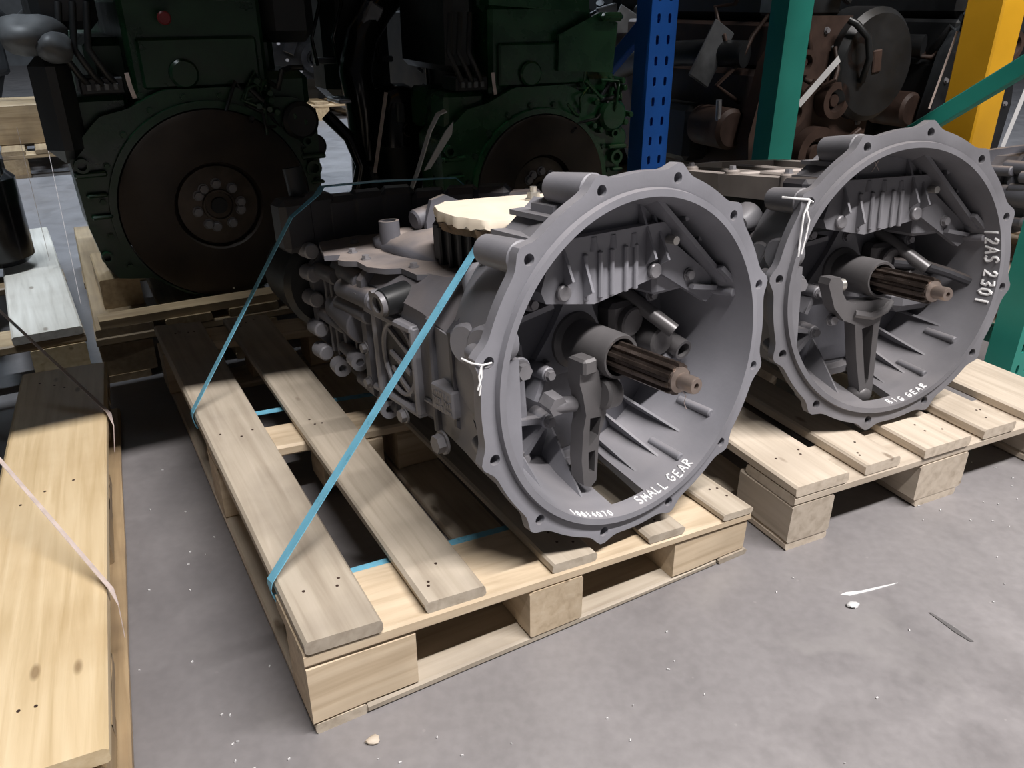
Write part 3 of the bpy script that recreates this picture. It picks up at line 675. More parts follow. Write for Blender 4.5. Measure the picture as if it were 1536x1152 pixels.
    fr.box((X-0.014, 0.318, -0.14), (X+0.01, 0.50, -0.126), 0.004); fr.box((X-0.014, 0.462, -0.15), (X+0.01, 0.476, 0.026), 0.004); fr.build('oval_frame', 'cast_grey', case)
    for p, q, r in (((X-0.006, 0.46, 0.042), (X+0.004, 0.63, 0.030), 0.021), ((X-0.008, 0.49, 0.005), (X+0.004, 0.66, -0.005), 0.015), ((X-0.004, 0.565, -0.104), (X+0.015, 0.69, -0.110), 0.014),
                    ((X+0.006, 0.55, -0.03), (X+0.03, 0.72, -0.03), 0.036), ((X+0.010, 0.54, 0.055), (X+0.03, 0.70, 0.055), 0.022), ((X+0.004, 0.66, 0.045), (X+0.01, 0.79, 0.04), 0.016), ((X+0.004, 0.64, -0.055), (X+0.01, 0.79, -0.055), 0.014), ((X+0.01, 0.43, -0.162), (X+0.01, 0.60, -0.150), 0.016)):
        MB().cyl(p, q, r, r*0.95, n=18, ch=0.003).build('case_tube', 'cast_dusty', case)
    for y, z in ((0.459, 0.042), (0.564, -0.104), (0.66, -0.145), (0.449, -0.166)):
        MB().pipe((X-0.008, y-0.004, z), (X-0.004, y+0.03, z), 0.018, 0.0085, 18).build('bolt_eye', 'cast_grey', case)
    for y, z in ((0.78, 0.085), (0.785, 0.035), (0.79, -0.02), (0.785, -0.085), (0.775, -0.135)):
        MB().cyl((X-0.006, y-0.035, z), (X-0.006, y+0.012, z), 0.0165, 0.0175, n=16, ch=0.003).build('flange_lug', 'cast_grey', case)
    for y, z, s in ((0.373, -0.150, 1.4), (0.204, -0.134, 1.9), (0.515, 0.04, 1.1), (0.515, -0.06, 1.1), (0.515, -0.13, 1.1)):
        put_bolt(case, (X-(0.03 if y < 0.3 else 0.012), y, z), (-1, 0, 0), s)
    for y, zt in ((0.552, 0.06), (0.60, 0.05), (0.70, 0.06), (0.73, 0.05)):
        MB().box((X+0.004, y-0.004, -0.13), (X+0.04, y+0.004, zt), 0.002).build('case_rib', 'cast_dusty', case)
    pl = MB().box((X-0.034, 0.160, -0.080), (X+0.01, 0.226, -0.034), 0.003).build('number_plate', 'cast_grey', case)
    dots = MB(); rnd = random.Random(4)
    for r in range(3):
        for k in range(9):
            if rnd.random() < 0.85: dots.box((X-0.0355, 0.165+k*0.0063, -0.074+r*0.012), (X-0.033, 0.1695+k*0.0063, -0.067+r*0.012+rnd.uniform(-0.002, 0.002)))
    dots.build('cast_marks', 'bolt_grey', pl); 
    MB().box((X-0.006, 0.15, -0.105), (X+0.01, 0.31, -0.096), 0.003).build('case_rib', 'cast_grey', case)
    # lobed pads just behind the rim
    lb = MB(); lb.cyl((-0.232, 0.120, 0.055), (-0.19, 0.13, 0.05), 0.030, n=20, ch=0.004); lb.cyl((-0.236, 0.085, 0.040), (-0.19, 0.09, 0.04), 0.026, n=20, ch=0.004); lb.cyl((-0.246, 0.045, 0.072), (-0.2, 0.06, 0.07), 0.030, n=20, ch=0.004)
    lb.build('lobed_pad', 'cast_grey', case)
    MB().box((-0.216, 0.25, -0.14), (-0.19, 0.262, 0.06), 0.003).build('case_rib', 'cast_dusty', case)
    if variant == 'a':
        top = MB().xy([(-0.19, 0.745), (-0.232, 0.615), (-0.205, 0.60), (-0.226, 0.565), (-0.222, 0.545), (-0.205, 0.525), (-0.210, 0.47), (-0.192, 0.435), (-0.170, 0.42), (-0.172, 0.36), (-0.10, 0.30), (0.03, 0.28), (0.15, 0.35), (0.16, 0.70), (0.05, 0.76)], 0.092, 0.102).build('top_plate', 'cast_dusty', t)
        cv = MB(); cv.blob((0.0, 0.52, 0.098), (0.15, 0.15, 0.040), 5, 0.12, 20, 10); cv.blob((-0.07, 0.60, 0.105), (0.06, 0.05, 0.028), 8, 0.2); cv.build('shift_cover', 'cast_dusty', top, 60)
        MB().pipe((-0.105, 0.585, 0.10), (-0.105, 0.585, 0.155), 0.020, 0.014, 20).build('breather_cup', 'cast_dusty', top)
        br = MB().xz([(-0.045, 0.10), (0.04, 0.10), (0.045, 0.15), (0.035, 0.178), (0.0, 0.195), (-0.03, 0.188), (-0.045, 0.15)], 0.545, 0.556).build('lifting_bracket', 'cast_dusty', top)
        cut(br, MB().cyl((-0.005, 0.5, 0.172), (-0.005, 0.6, 0.172), 0.0085, n=14))
        MB().cyl((0.008, 0.545, 0.132), (0.008, 0.518, 0.128), 0.024, 0.016, n=18, ch=0.004).build('bracket_boss', 'cast_dusty', br)
        MB().cyl((-0.06, 0.57, 0.15), (0.0, 0.575, 0.16), 0.02, n=14, ch=0.004).build('bracket_arm', 'cast_dusty', br)
        for x, y in ((-0.15, 0.41), (-0.185, 0.53), (-0.18, 0.60), (-0.14, 0.68)): put_bolt(top, (x, y, 0.102), (0, 0, 1), 0.9)
        bc = MB()
        path = [(-0.215, 0.80), (-0.165, 0.80), (-0.115, 0.79), (-0.06, 0.77), (-0.005, 0.74), (0.05, 0.70), (0.10, 0.65), (0.14, 0.59), (0.17, 0.52)]
        for k, (x, y) in enumerate(path):
            bc.obox((x, y, 0.135), (0.074, 0.07, 0.108 + 0.010*math.sin(k*2.1)), Matrix.Rotation(-0.1*k, 3, 'Z'), 0.012)
        bc.build('rear_cover', 'cast_dark', t)
        MB().pipe((-0.19, 0.82, 0.18), (-0.195, 0.825, 0.245), 0.020, 0.016, 18).build('vent_stub', 'black_matt', t)
        MB().cyl((-0.15, 0.80, 0.0), (-0.15, 0.985, 0.0), 0.105, 0.09, n=28, ch=0.012).build('rear_drum', 'black_matt', t)
        bx = MB().box((-0.10, 0.20, 0.10), (0.14, 0.43, 0.176), 0.008)
        for k in range(6): bx.box((-0.108, 0.22+k*0.033, 0.10), (-0.095, 0.232+k*0.033, 0.170), 0.003)
        bx.build('valve_box', 'black_matt', t)
        MB().cyl((-0.175, 0.39, 0.062), (-0.232, 0.385, 0.058), 0.026, 0.024, n=20, ch=0.003).build('sensor_port', 'black_matt', t)
        MB().pipe((-0.228, 0.385, 0.058), (-0.24, 0.384, 0.057), 0.022, 0.014, 20).build('port_ring', 'bolt_grey', t)
        MB().cyl((-0.21, 0.435, 0.06), (-0.225, 0.435, 0.058), 0.011, n=14).build('port_plug', 'bolt_grey', t)
        MB().cyl((-0.13, 0.225, 0.115), (-0.16, 0.18, 0.100), 0.030, 0.024, n=20, ch=0.004).build('case_knuckle', 'cast_grey', t)
        MB().cyl((-0.15, 0.20, 0.105), (-0.185, 0.06, 0.13), 0.012, n=14).build('case_strut', 'cast_grey', t)
    else:
        fr = MB(); 
        rim = [(-0.15, 0.62), (-0.155, 0.35), (-0.135, 0.13), (0.10, 0.10), (0.17, 0.20), (0.17, 0.60), (0.05, 0.68)]
        for k in range(len(rim)):
            a = Vector((*rim[k], 0)); b = Vector((*rim[(k+1) % len(rim)], 0)); d = (b-a).normalized(); nn = Vector((-d.y, d.x, 0))*0.016
            fr.prism([(a-nn)+Vector((0, 0, 0.15)), (b-nn)+Vector((0, 0, 0.15)), (b+nn)+Vector((0, 0, 0.15)), (a+nn)+Vector((0, 0, 0.15))], (0, 0, 0.045))
        tf = fr.build('top_frame', 'cast_bare', t, 25)
        for (p, q, wdt) in (((-0.15, 0.42), (0.16, 0.38), 0.022), ((-0.03, 0.65), (-0.02, 0.12), 0.018), ((0.08, 0.64), (0.07, 0.12), 0.016), ((-0.15, 0.26), (0.16, 0.24), 0.018)):
            a = Vector((*p, 0.172)); b = Vector((*q, 0.172)); m_ = (a+b)/2; d = b-a
            MB().obox(m_, (d.length, wdt, 0.034), Matrix.Rotation(math.atan2(d.y, d.x), 3, 'Z'), 0.004).build('frame_web', 'cast_bare', tf)
        for x, y in ((-0.14, 0.16), (-0.15, 0.33), (-0.145, 0.50), (-0.12, 0.6), (0.02, 0.12), (0.12, 0.14), (0.16, 0.3)):
            MB().cyl((x, y, 0.15), (x, y, 0.203), 0.018, 0.016, n=16, ch=0.003).build('frame_boss', 'cast_bare', tf); put_bolt(tf, (x, y, 0.203), (0, 0, 1), 0.9)
        bx = MB().box((-0.150, 0.12, 0.09), (0.15, 0.60, 0.152), 0.006); bx.build('valve_box', 'black_matt', t)
        MB().cyl((-0.165, 0.245, 0.115), (-0.205, 0.22, 0.105), 0.032, 0.020, n=18, ch=0.004).build('case_knuckle', 'cast_grey', t)
        MB().box((-0.19, 0.05, 0.155), (-0.12, 0.12, 0.20), 0.008).build('case_knuckle', 'cast_dark', t)
        br = MB().xz([(-0.20, 0.10), (-0.11, 0.10), (-0.115, 0.17), (-0.145, 0.195), (-0.185, 0.20), (-0.20, 0.16)], 0.50, 0.512).build('lifting_bracket', 'cast_bare', t)
        cut(br, MB().cyl((-0.172, 0.4, 0.175), (-0.172, 0.6, 0.175), 0.010, n=14))
        MB().cyl((-0.155, 0.50, 0.14), (-0.155, 0.475, 0.138), 0.022, 0.014, n=16, ch=0.004).build('bracket_boss', 'bolt_zinc', br)
        MB().cyl((-0.14, 0.47, 0.12), (-0.12, 0.20, 0.135), 0.02, n=12).build('case_strut', 'cast_grey', t)
    # writing
    if variant == 'a':
        p = MB(); lettering(p, 'SMALL GEAR', 178.0, -3.15, 0.000, 0.0175, 0.74, 0.0030, 0.0); p.build('painted_lettering', 'white_paint', bell, label='hand-painted white words SMALL GEAR')
        p = MB(); lettering(p, '10014070', 213, -2.75, -0.004, 0.013, 0.7, 0.0024); p.build('painted_lettering', 'white_paint', bell, label='faint hand-painted white number')
    elif variant == 'b':
        p = MB(); lettering(p, '12AS 2301', 70.5, 4.35, 0.023, -0.026, 0.74, 0.0056); p.build('painted_lettering', 'white_paint', bell, label='hand-painted white code 12AS 2301')
        p = MB(); lettering(p, 'BIG GEAR', 177, -3.05, -0.003, 0.014, 0.7, 0.0028); p.build('painted_lettering', 'white_paint', bell, label='smudged hand-painted white words')
        p = MB()
        for st in STROKES['X']: p.tube([(0.018+a*0.022, 0.1172, 0.19+b*0.026) for a, b in st], 0.0008, 5)
        p.build('chalk_cross', 'strap_white', ab)
    return t
GA = gearbox('grey cast gearbox with open bell housing lettered SMALL GEAR, nearest on its pallet', gear_matrix((0.1901, 1.0821, 0.4236), 0.6101, 0.0753), 0.2539, 'a')
GB = gearbox('second grey gearbox, its bell housing lettered 12AS 2301', gear_matrix((0.7309, 1.4366, 0.4319), 0.3493, 0.1282), 0.1352, 'b')

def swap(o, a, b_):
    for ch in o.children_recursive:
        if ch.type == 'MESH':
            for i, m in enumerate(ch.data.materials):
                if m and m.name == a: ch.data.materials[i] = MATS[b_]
swap(GB, 'cast_grey', 'cast_grey_shaded')  # second gearbox takes the darker copy, its shade painted in
# ---------------------------------------------------------------- green engines, flywheel towards the aisle
def ringplate(mb, rout, rin, y0, y1, n=96):
    vs = []; fs = []
    for r_, y in ((rin, y0), (None, y0), (None, y1), (rin, y1)):
        for i in range(n):
            a = 2*PI*i/n; r = r_ if r_ else rout(a); vs.append((r*math.sin(a), y, r*math.cos(a)))
    for k in range(4):
        k2 = (k+1) % 4
        for i in range(n): j = (i+1) % n; fs.append((k*n+i, k*n+j, k2*n+j, k2*n+i))
    return mb.add(vs, fs)
def poly_radius(poly):
    def f(a):
        d = Vector((math.sin(a), math.cos(a))); best = 0
        for i in range(len(poly)):
            p = Vector(poly[i]); q = Vector(poly[(i+1) % len(poly)]); e = q-p; den = d.x*e.y-d.y*e.x
            if abs(den) < 1e-9: continue
            tt = (p.x*e.y-p.y*e.x)/den; s = (p.x*d.y-p.y*d.x)/den
            if tt > 0 and -1e-6 <= s <= 1+1e-6: best = max(best, tt)
        return best
    return f
def green_engine(label, M, R, variant):
    rnd = random.Random(variant); t = thing('diesel_engine', label, 'engine', M, 'green engines on pallets')
    GRN = 'engine_green' if variant == 1 else 'engine_green_bright'
    fw = MB().lathe([(0.0, 0.03), (R*0.445, 0.03), (R*0.455, 0.012), (R*0.47, 0.004), (R*0.95, 0.0), (R, 0.006), (R, 0.07), (0.0, 0.07)], 96).build('flywheel', 'flywheel_iron', t)
    hb = MB().lathe([(0.0, 0.02), (R*0.14, 0.02), (R*0.15, 0.012), (R*0.17, 0.012), (R*0.175, 0.02), (R*0.42, 0.022), (R*0.44, 0.031), (0.0, 0.032)], 64).build('hub_plate', 'flywheel_hub', fw)
    MB().lathe([(0.0, 0.011), (R*0.085, 0.011), (R*0.09, 0.018), (0.0, 0.019)], 24).build('crank_bore', 'black_matt', hb)
    for k in range(10):
        a = 2*PI*(k+0.2*((k*7) % 3))/10; o = put_bolt(hb, (R*0.235*math.sin(a), 0.021, R*0.235*math.cos(a)), s=1.35); 
    MB().cyl((0.0, 0.001, -R*0.93), (0.0, -0.001, -R*0.93), 0.003, n=8).build('timing_mark', 'bolt_zinc', fw)
    out = [(-0.335, 0.16), (-0.33, 0.10), (-0.325, -0.02), (-0.305, -0.13), (-0.28, -0.165), (-0.20, -0.175), (-0.12, -0.235), (0.0, -0.2565), (0.12, -0.235), (0.22, -0.16), (0.285, -0.09), (0.295, 0.06), (0.30, 0.23), (0.25, 0.265), (0.16, 0.27), (0.09, 0.30), (-0.09, 0.30), (-0.18, 0.26), (-0.25, 0.245)]
    out = [(x, z*(R/0.249 if z < 0 else 1)) for x, z in out]
    hs = ringplate(MB(), poly_radius(out), R*1.02, 0.025, 0.20).build('flywheel_housing', GRN, t, 25)
    rim = ringplate(MB(), lambda a: R*1.085 if (PI*0.7 > a or a > PI*1.35) else R*1.032, R*1.015, 0.012, 0.05).build('housing_rim', GRN, hs)
    for k in range(14):
        a = math.radians(-118+k*18.2); put_bolt(hs, (R*1.14*math.sin(a), 0.024, R*1.14*math.cos(a)), s=0.9, mesh=BOLT_G)
    for x, z, ww, hh in ((-0.295, 0.105, 0.075, 0.014), (-0.29, 0.055, 0.05, 0.01), (0.275, 0.10, 0.07, 0.014), (0.28, 0.03, 0.04, 0.01), (-0.29, 0.0, 0.05, 0.01), (0.27, -0.04, 0.04, 0.01)):
        MB().box((x-ww/2, 0.006, z), (x+ww/2, 0.03, z+hh), 0.004).build('housing_ledge', GRN, hs)
    for x, z, r in ((-0.31, 0.135, 0.018), (0.272, 0.075, 0.022), (-0.30, -0.10, 0.014), (0.262, 0.15, 0.014)):
        MB().pipe((x, 0.005, z), (x, 0.03, z), r, r*0.6, 18).build('housing_eye', GRN, hs)
    # block and covers
    MB().box((-0.24 if variant == 1 else -0.16, 0.15, -0.12), (0.24, 1.02, 0.42), 0.02).build('engine_block', GRN, t)
    MB().loft([[Vector(p) for p in ((-0.155, 0.2, -0.10), (0.2, 0.2, -0.10), (0.2, 1.0, -0.10), (-0.155, 1.0, -0.10))], [Vector(p) for p in ((-0.13, 0.26, -R*0.95), (0.15, 0.26, -R*0.95), (0.15, 0.9, -R*0.95), (-0.13, 0.9, -R*0.95))]]).build('oil_sump', 'black_matt', t)
    hd = MB().box((-0.155, 0.06, 0.27), (0.19, 0.95, 0.52), 0.012).box((-0.13, 0.045, 0.30), (0.165, 0.07, 0.42), 0.006).build('cylinder_head', GRN, t)
    rc = MB().box((-0.175, 0.08, 0.50), (0.10, 0.9, 0.72), 0.02).box((0.09, 0.10, 0.48), (0.20, 0.9, 0.66), 0.02).build('rocker_cover', GRN if variant == 1 else 'engine_green', t)
    for k in range(5):
        x = -0.15+k*0.06; MB().box((x, 0.06, 0.52), (x+0.012, 0.085, 0.70), 0.003).build('cover_rib', GRN, rc)
    for k in range(9):
        put_bolt(hd, (-0.14+k*0.037, 0.058, 0.285+0.012*((k*5) % 3)), s=1.0, mesh=BOLT_G)
    bc = MB().lathe([(0.0, 0.03), (0.030, 0.03), (0.036, 0.036), (0.036, 0.07), (0.0, 0.07)], 28, c=(-0.03, 0.0, 0.335)).build('breather_cap', GRN, t)
    # upper deck at the rear of the head
    MB().xz([(-0.17, 0.52), (-0.17, 0.80), (0.02, 0.80), (0.04, 0.62), (0.16, 0.56), (0.16, 0.50)], 0.03, 0.09).build('rear_plate', GRN, t)
    if variant == 1:
        MB().cyl((-0.058, 0.03, 0.465), (-0.058, 0.015, 0.465), 0.016, n=18, ch=0.003).build('red_cap', 'red_plastic', t)
        MB().box((-0.375, 0.0, 0.14), (-0.285, 0.08, 0.40), 0.035).build('side_panel', 'black_matt', t)
        MB().blob((-0.35, 0.04, 0.43), (0.08, 0.06, 0.045), 7, 0.18, 16, 10).build('cover_bag', 'grey_sack', t, 60)
        MB().blob((-0.31, 0.0, 0.405), (0.04, 0.05, 0.035), 9, 0.2, 14, 8).build('cover_bag', 'grey_sack', t, 60)
        MB().box((-0.345, 0.06, 0.55), (-0.235, 0.2, 0.572), 0.006).build('heat_shield', 'silver_metal', t)
        MB().box((-0.34, 0.05, 0.44), (-0.20, 0.5, 0.78), 0.02).build('air_box', 'black_matt', t)
        MB().box((0.20, 0.08, 0.40), (0.345, 0.5, 0.80), 0.03).build('oil_cooler', 'black_matt', t)
    else:
        MB().prism([(0.06, 0.03, 0.34), (0.255, 0.03, 0.33), (0.265, 0.03, 0.47), (0.20, 0.03, 0.50), (0.06, 0.03, 0.44)], (0, 0.012, 0)).build('mount_plate', GRN, t)
        MB().box((0.19, 0.0, 0.475), (0.27, 0.06, 0.50), 0.01).build('plate_lip', GRN, t)
        MB().box((-0.27, 0.10, 0.34), (-0.18, 0.5, 0.80), 0.02).build('air_box', 'black_matt', t)
    if variant == 2: MB().box((-0.19, 0.22, -0.10), (-0.162, 1.02, 0.50), 0.006).build('side_mask', 'black_matt', t)  # added black sheet that keeps the lit block side dark
    ec = MB().box((-0.275, 0.03, 0.295), (-0.175, 0.14, 0.335), 0.004).build('control_unit', 'black_matt', t)
    for k in range(4): MB().box((-0.262+k*0.02, 0.022, 0.305), (-0.250+k*0.02, 0.034, 0.322), 0.002).build('connector', 'grey_metal', ec)
    MB().box((-0.30, 0.06, 0.17), (-0.17, 0.35, 0.29), 0.012).build('side_casting', GRN, t)
    MB().box((0.17, 0.06, 0.23), (0.30, 0.4, 0.33), 0.02).build('side_casting', GRN, t)
    MB().cyl((0.25, 0.0, 0.205), (0.25, 0.28, 0.205), 0.05, n=24, ch=0.01).build('starter_motor', GRN if variant == 2 else 'black_matt', t)
    MB().cyl((0.29, 0.03, 0.13), (0.29, 0.2, 0.13), 0.034, n=22, ch=0.006).build('filter_can', GRN if variant == 2 else 'black_matt', t)
    # lines and looms
    for k in range(9):
        x0 = rnd.uniform(0.10, 0.26); z0 = rnd.uniform(0.24, 0.31); pts = [(x0, 0.03, z0)]
        for m in range(4):
            x0 += rnd.uniform(-0.05, 0.06); z0 += rnd.uniform(-0.07, 0.05); pts.append((min(0.33, x0), 0.01+rnd.uniform(-0.02, 0.03), min(0.34, max(0.15, z0))))
        P = []
        for a, b in zip(pts, pts[1:]):
            for f in (0, 0.33, 0.66): P.append(Vector(a).lerp(Vector(b), f))
        P.append(Vector(pts[-1])); MB().tube(P, 0.0045 if k % 3 else 0.007, 8).build('fuel_line', GRN if k % 2 else 'black_matt', t, 60)
    for k in range(8):
        x, z = rnd.uniform(0.12, 0.32), rnd.uniform(0.16, 0.33); MB().cyl((x, 0.05, z), (x+rnd.uniform(-0.02, 0.02), 0.0, z), 0.012, 0.009, n=10, ch=0.002).build('line_fitting', GRN, t)
    for k in range(3):
        x = -0.28+k*0.03; MB().tube([(x, 0.05, 0.50), (x-0.02, 0.02, 0.40), (x+0.01, 0.02, 0.34), (x+0.04, 0.05, 0.30)], 0.008, 8).build('wiring_loom', 'black_matt', t, 60)
    tg = MB(); tg.ribbon([(-0.168, 0.012, 0.345), (-0.166, 0.010, 0.315), (-0.160, 0.012, 0.285)], (1, 0, 0), 0.010); tg.build('white_tag', 'strap_white', t)
    return t
E1 = green_engine('dark green diesel engine with a large flywheel, nearer one behind the strapped gearbox', RZ(xyz(0.236, 1.452, 0.412), YAW+0.02), 0.249, 1)
E2 = green_engine('brighter green diesel engine standing left of the blue rack post', RZ(xyz(1.185, 1.315, 0.385), YAW-0.05), 0.22, 2)
for uu, rr in ((-0.045, 0.12), (0.50, 0.12)):
    b = board_mesh((0.30, 0.10, 0.082), int(uu*100)+90).build('timber_block', 'wood_old'); b.matrix_world = Matrix.Translation(xyz(uu, 1.68, 0.1915)) @ Matrix.Rotation(YAW+PI/2, 4, 'Z')
    tag(b, 'wooden chock under the left side of the nearer green engine' if uu < 0 else 'wooden chock under the right side of the nearer green engine', 'wood block')

# ---------------------------------------------------------------- other engines
def engine(label, M, mats, seed, group=None, scale=1.0):
    """generic in-line engine, about 1 m long on local y, its timing side towards -y"""
    rnd = random.Random(seed); t = thing('engine', label, 'engine', M @ Matrix.Scale(scale, 4), group); A, B, Cc = mats
    MB().box((-0.22, 0.08, 0.18), (0.22, 0.95, 0.55), 0.02).build('engine_block', A, t)
    MB().loft([[Vector(p) for p in ((-0.19, 0.12, 0.19), (0.19, 0.12, 0.19), (0.19, 0.92, 0.19), (-0.19, 0.92, 0.19))], [Vector(p) for p in ((-0.14, 0.2, 0.0), (0.14, 0.2, 0.0), (0.14, 0.85, 0.0), (-0.14, 0.85, 0.0))]]).build('oil_sump', B, t)
    hd = MB().box((-0.18, 0.06, 0.55), (0.18, 0.96, 0.70), 0.012).build('cylinder_head', A, t)
    MB().box((-0.15, 0.08, 0.70), (0.13, 0.94, 0.83), 0.03).build('rocker_cover', B, t)
    fc = MB().xz([(-0.26, 0.14), (0.26, 0.14), (0.28, 0.36), (0.22, 0.60), (0.12, 0.72), (-0.14, 0.72), (-0.24, 0.58), (-0.29, 0.34)], 0.03, 0.085).build('timing_cover', A, t, 25)
    for k in range(14):
        a = 2*PI*k/14; put_bolt(fc, (0.235*math.sin(a), 0.03, 0.42+0.255*math.cos(a)), s=1.1)
    for x, z, r in ((0.0, 0.27, 0.095), (0.05, 0.45, 0.062), (0.12, 0.60, 0.055), (-0.14, 0.42, 0.05), (-0.12, 0.58, 0.04)):
        p = MB().lathe([(r*0.55, 0.0), (r*0.62, -0.02), (r, -0.02), (r, 0.025), (r*0.93, 0.03), (r*0.45, 0.03), (r*0.45, 0.0)], 32, True, c=(x, 0.0, z)).build('pulley', Cc, t)
        MB().lathe([(0.0, -0.01), (r*0.32, -0.01), (r*0.36, 0.0), (r*0.4, 0.03), (0.0, 0.03)], 24, c=(x, 0.0, z)).build('pulley_hub', A, p)
    for sx in (-1, 1):
        pts = [(sx*0.24, 0.15, 0.60), (sx*0.30, 0.3, 0.60), (sx*0.31, 0.6, 0.58), (sx*0.27, 0.9, 0.50)]
        MB().tube(pts, 0.045, 14).build('manifold', B, t, 60)
        MB().cyl((sx*0.30, 0.10, 0.36), (sx*0.30, 0.28, 0.36), 0.07, n=22, ch=0.012).build('alternator' if sx < 0 else 'compressor', Cc, t)
        MB().box((sx*0.22, 0.30, 0.22), (sx*0.34, 0.62, 0.42), 0.02).build('side_unit', B, t)
    for k in range(7):
        x, y, z = rnd.uniform(-0.26, 0.22), rnd.uniform(-0.02, 0.2), rnd.uniform(0.62, 0.86); P = [Vector((x, y, z))]
        for m in range(5): P.append(P[-1]+Vector((rnd.uniform(-0.07, 0.07), rnd.uniform(-0.03, 0.05), rnd.uniform(-0.10, 0.05))))
        MB().tube(P, rnd.choice((0.008, 0.012, 0.02)), 8).build('hose', rnd.choice((A, B, Cc)), t, 60)
    for k in range(7):
        x, y, z = rnd.uniform(-0.28, 0.24), rnd.uniform(-0.02, 0.06), rnd.uniform(0.3, 0.85)
        MB().obox((x, y, z), (rnd.uniform(0.04, 0.12), 0.02, rnd.uniform(0.03, 0.1)), Matrix.Rotation(rnd.uniform(-0.6, 0.6), 3, 'Y'), 0.004).build('bracket', rnd.choice((A, B, Cc)), t)
    return t
NM = 0.15
EL = engine('black engine at the left edge standing on the light-washed pallet', RZ(xyz(-0.64, 2.02, 0.15), YAW+0.05), ('black_matt', 'black_gloss', 'grey_metal'), 3)
g_ = MB().box((0.30, -0.04, 0.30), (0.375, 0.20, 0.35), 0.006).build('grille_body', 'black_matt', EL)
for i in range(3):
    for k in range(4): MB().box((0.305+i*0.024, -0.03+k*0.055, 0.349), (0.323+i*0.024, 0.015+k*0.055, 0.357), 0.002).build('grille_cell', 'silver_metal', g_)
MB().cyl((0.30, 0.08, 0.02), (0.30, 0.08, 0.30), 0.105, n=32, ch=0.02).build('air_tank', 'black_gloss', EL)

EM = thing('air_filter', 'glossy black air filter with hoses standing between the two green engines', 'air filter', RZ(xyz(0.845, 1.80, 0.15), YAW))
c_ = MB().lathe([(0.0, -0.12), (0.03, -0.12), (0.07, -0.10), (0.092, -0.04), (0.094, 0.07), (0.0, 0.07)], 36, c=(0, 0, 0)).build('filter_canister', 'black_gloss', EM, 60); c_.location = (0.06, 0.0, 0.40); c_.rotation_euler = (-PI/2, 0, 0)
MB().cyl((0.06, 0.0, 0.002), (0.06, 0.0, 0.335), 0.05, 0.094, n=32).build('canister_cone', 'black_matt', EM)
MB().box((0.02, -0.105, 0.41), (0.045, -0.085, 0.47), 0.004).build('canister_clip', 'grey_metal', EM)
MB().cyl((0.06, -0.10, 0.385), (0.06, -0.085, 0.385), 0.022, n=18, ch=0.003).build('canister_knob', 'black_gloss', EM)
MB().tube([(0.10, 0.08, 0.80), (0.03, 0.05, 0.74), (-0.04, 0.02, 0.66), (-0.075, 0.0, 0.56), (-0.06, 0.0, 0.45), (-0.05, 0.02, 0.30), (-0.05, 0.04, 0.05)], 0.052, 18).build('intake_elbow', 'black_gloss', EM, 60)
MB().tube([(-0.19, -0.02, 0.44), (-0.13, -0.05, 0.37), (-0.10, -0.06, 0.28), (-0.12, -0.05, 0.19), (-0.19, -0.02, 0.12)], 0.020, 12).build('hose', 'black_gloss', EM, 60)
MB().blob((-0.06, -0.05, 0.19), (0.05, 0.05, 0.09), 5, 0.1, 16, 10).build('lower_bowl', 'black_gloss', EM, 60)
MB().box((-0.13, 0.10, 0.46), (0.10, 0.30, 0.86), 0.04).build('upper_box', 'black_matt', EM)
MB().box((-0.17, 0.10, 0.58), (0.10, 0.125, 0.60), 0.004).build('box_ledge', 'grey_metal', EM)
MB().box((-0.145, -0.03, 0.47), (-0.05, 0.10, 0.482), 0.003).build('bright_tab', 'silver_metal', EM)
for k in range(5):
    MB().obox((0.12+0.012*k, -0.02, 0.66-0.05*k), (0.022, 0.008, 0.010), Matrix.Rotation(0.6, 3, 'Y'), 0.002).build('clamp', 'silver_metal', EM)
MB().tube([(0.13, 0.0, 0.72), (0.17, -0.03, 0.62), (0.175, -0.03, 0.5), (0.155, -0.02, 0.40)], 0.014, 10).build('hose', 'black_gloss', EM, 60)
for k in range(4):
    x = -0.17+0.07*k; MB().tube([(x, 0.09, 0.85), (x+0.02, 0.06, 0.76), (x-0.02, 0.05, 0.66), (x, 0.08, 0.58)], 0.006, 8).build('cable', 'black_gloss', EM, 60)
MB().obox((-0.02, 0.0, 0.70), (0.05, 0.03, 0.13), Matrix.Rotation(0.55, 3, 'Y'), 0.006).build('heat_shield', 'silver_metal', EM)
ER = engine('black-green engine in the shade between the blue and green rack posts', RZ(xyz(2.42, 2.36, 0.15), YAW-0.05), ('black_matt', 'black_matt', 'grey_metal'), 8)
MB().obox((-0.215, -0.06, 0.62), (0.12, 0.012, 0.24), Matrix.Rotation(0.45, 3, 'Y'), 0.004).build('mount_plate', 'grey_metal', ER)
ES = engine('rust-brown engine with pulleys right of the green rack post', RZ(xyz(2.25, 1.19, 0.15), YAW-0.05), ('rusty_iron', 'black_matt', 'rusty_iron'), 11)
MB().cyl((0.22, -0.02, 0.56), (0.22, 0.14, 0.56), 0.19, n=40, ch=0.02).build('air_drum', 'black_matt', ES)
MB().obox((-0.33, 0.22, 0.60), (0.10, 0.012, 0.20), Matrix.Rotation(0.5, 3, 'Y'), 0.004).build('mount_plate', 'grey_metal', ES)
MB().box((-0.16, 0.10, 0.72), (-0.02, 0.2, 0.86), 0.01).build('inlet_casting', 'silver_metal', ES)
MB().box((-0.30, 0.20, 0.36), (-0.20, 0.28, 0.395), 0.01).build('lower_shield', 'grey_metal', ES)
MB().tube([(-0.36, 0.12, 0.46), (-0.355, 0.12, 0.40), (-0.335, 0.12, 0.34), (-0.315, 0.12, 0.30)], 0.010, 8).build('braided_hose', 'silver_metal', ES, 60)
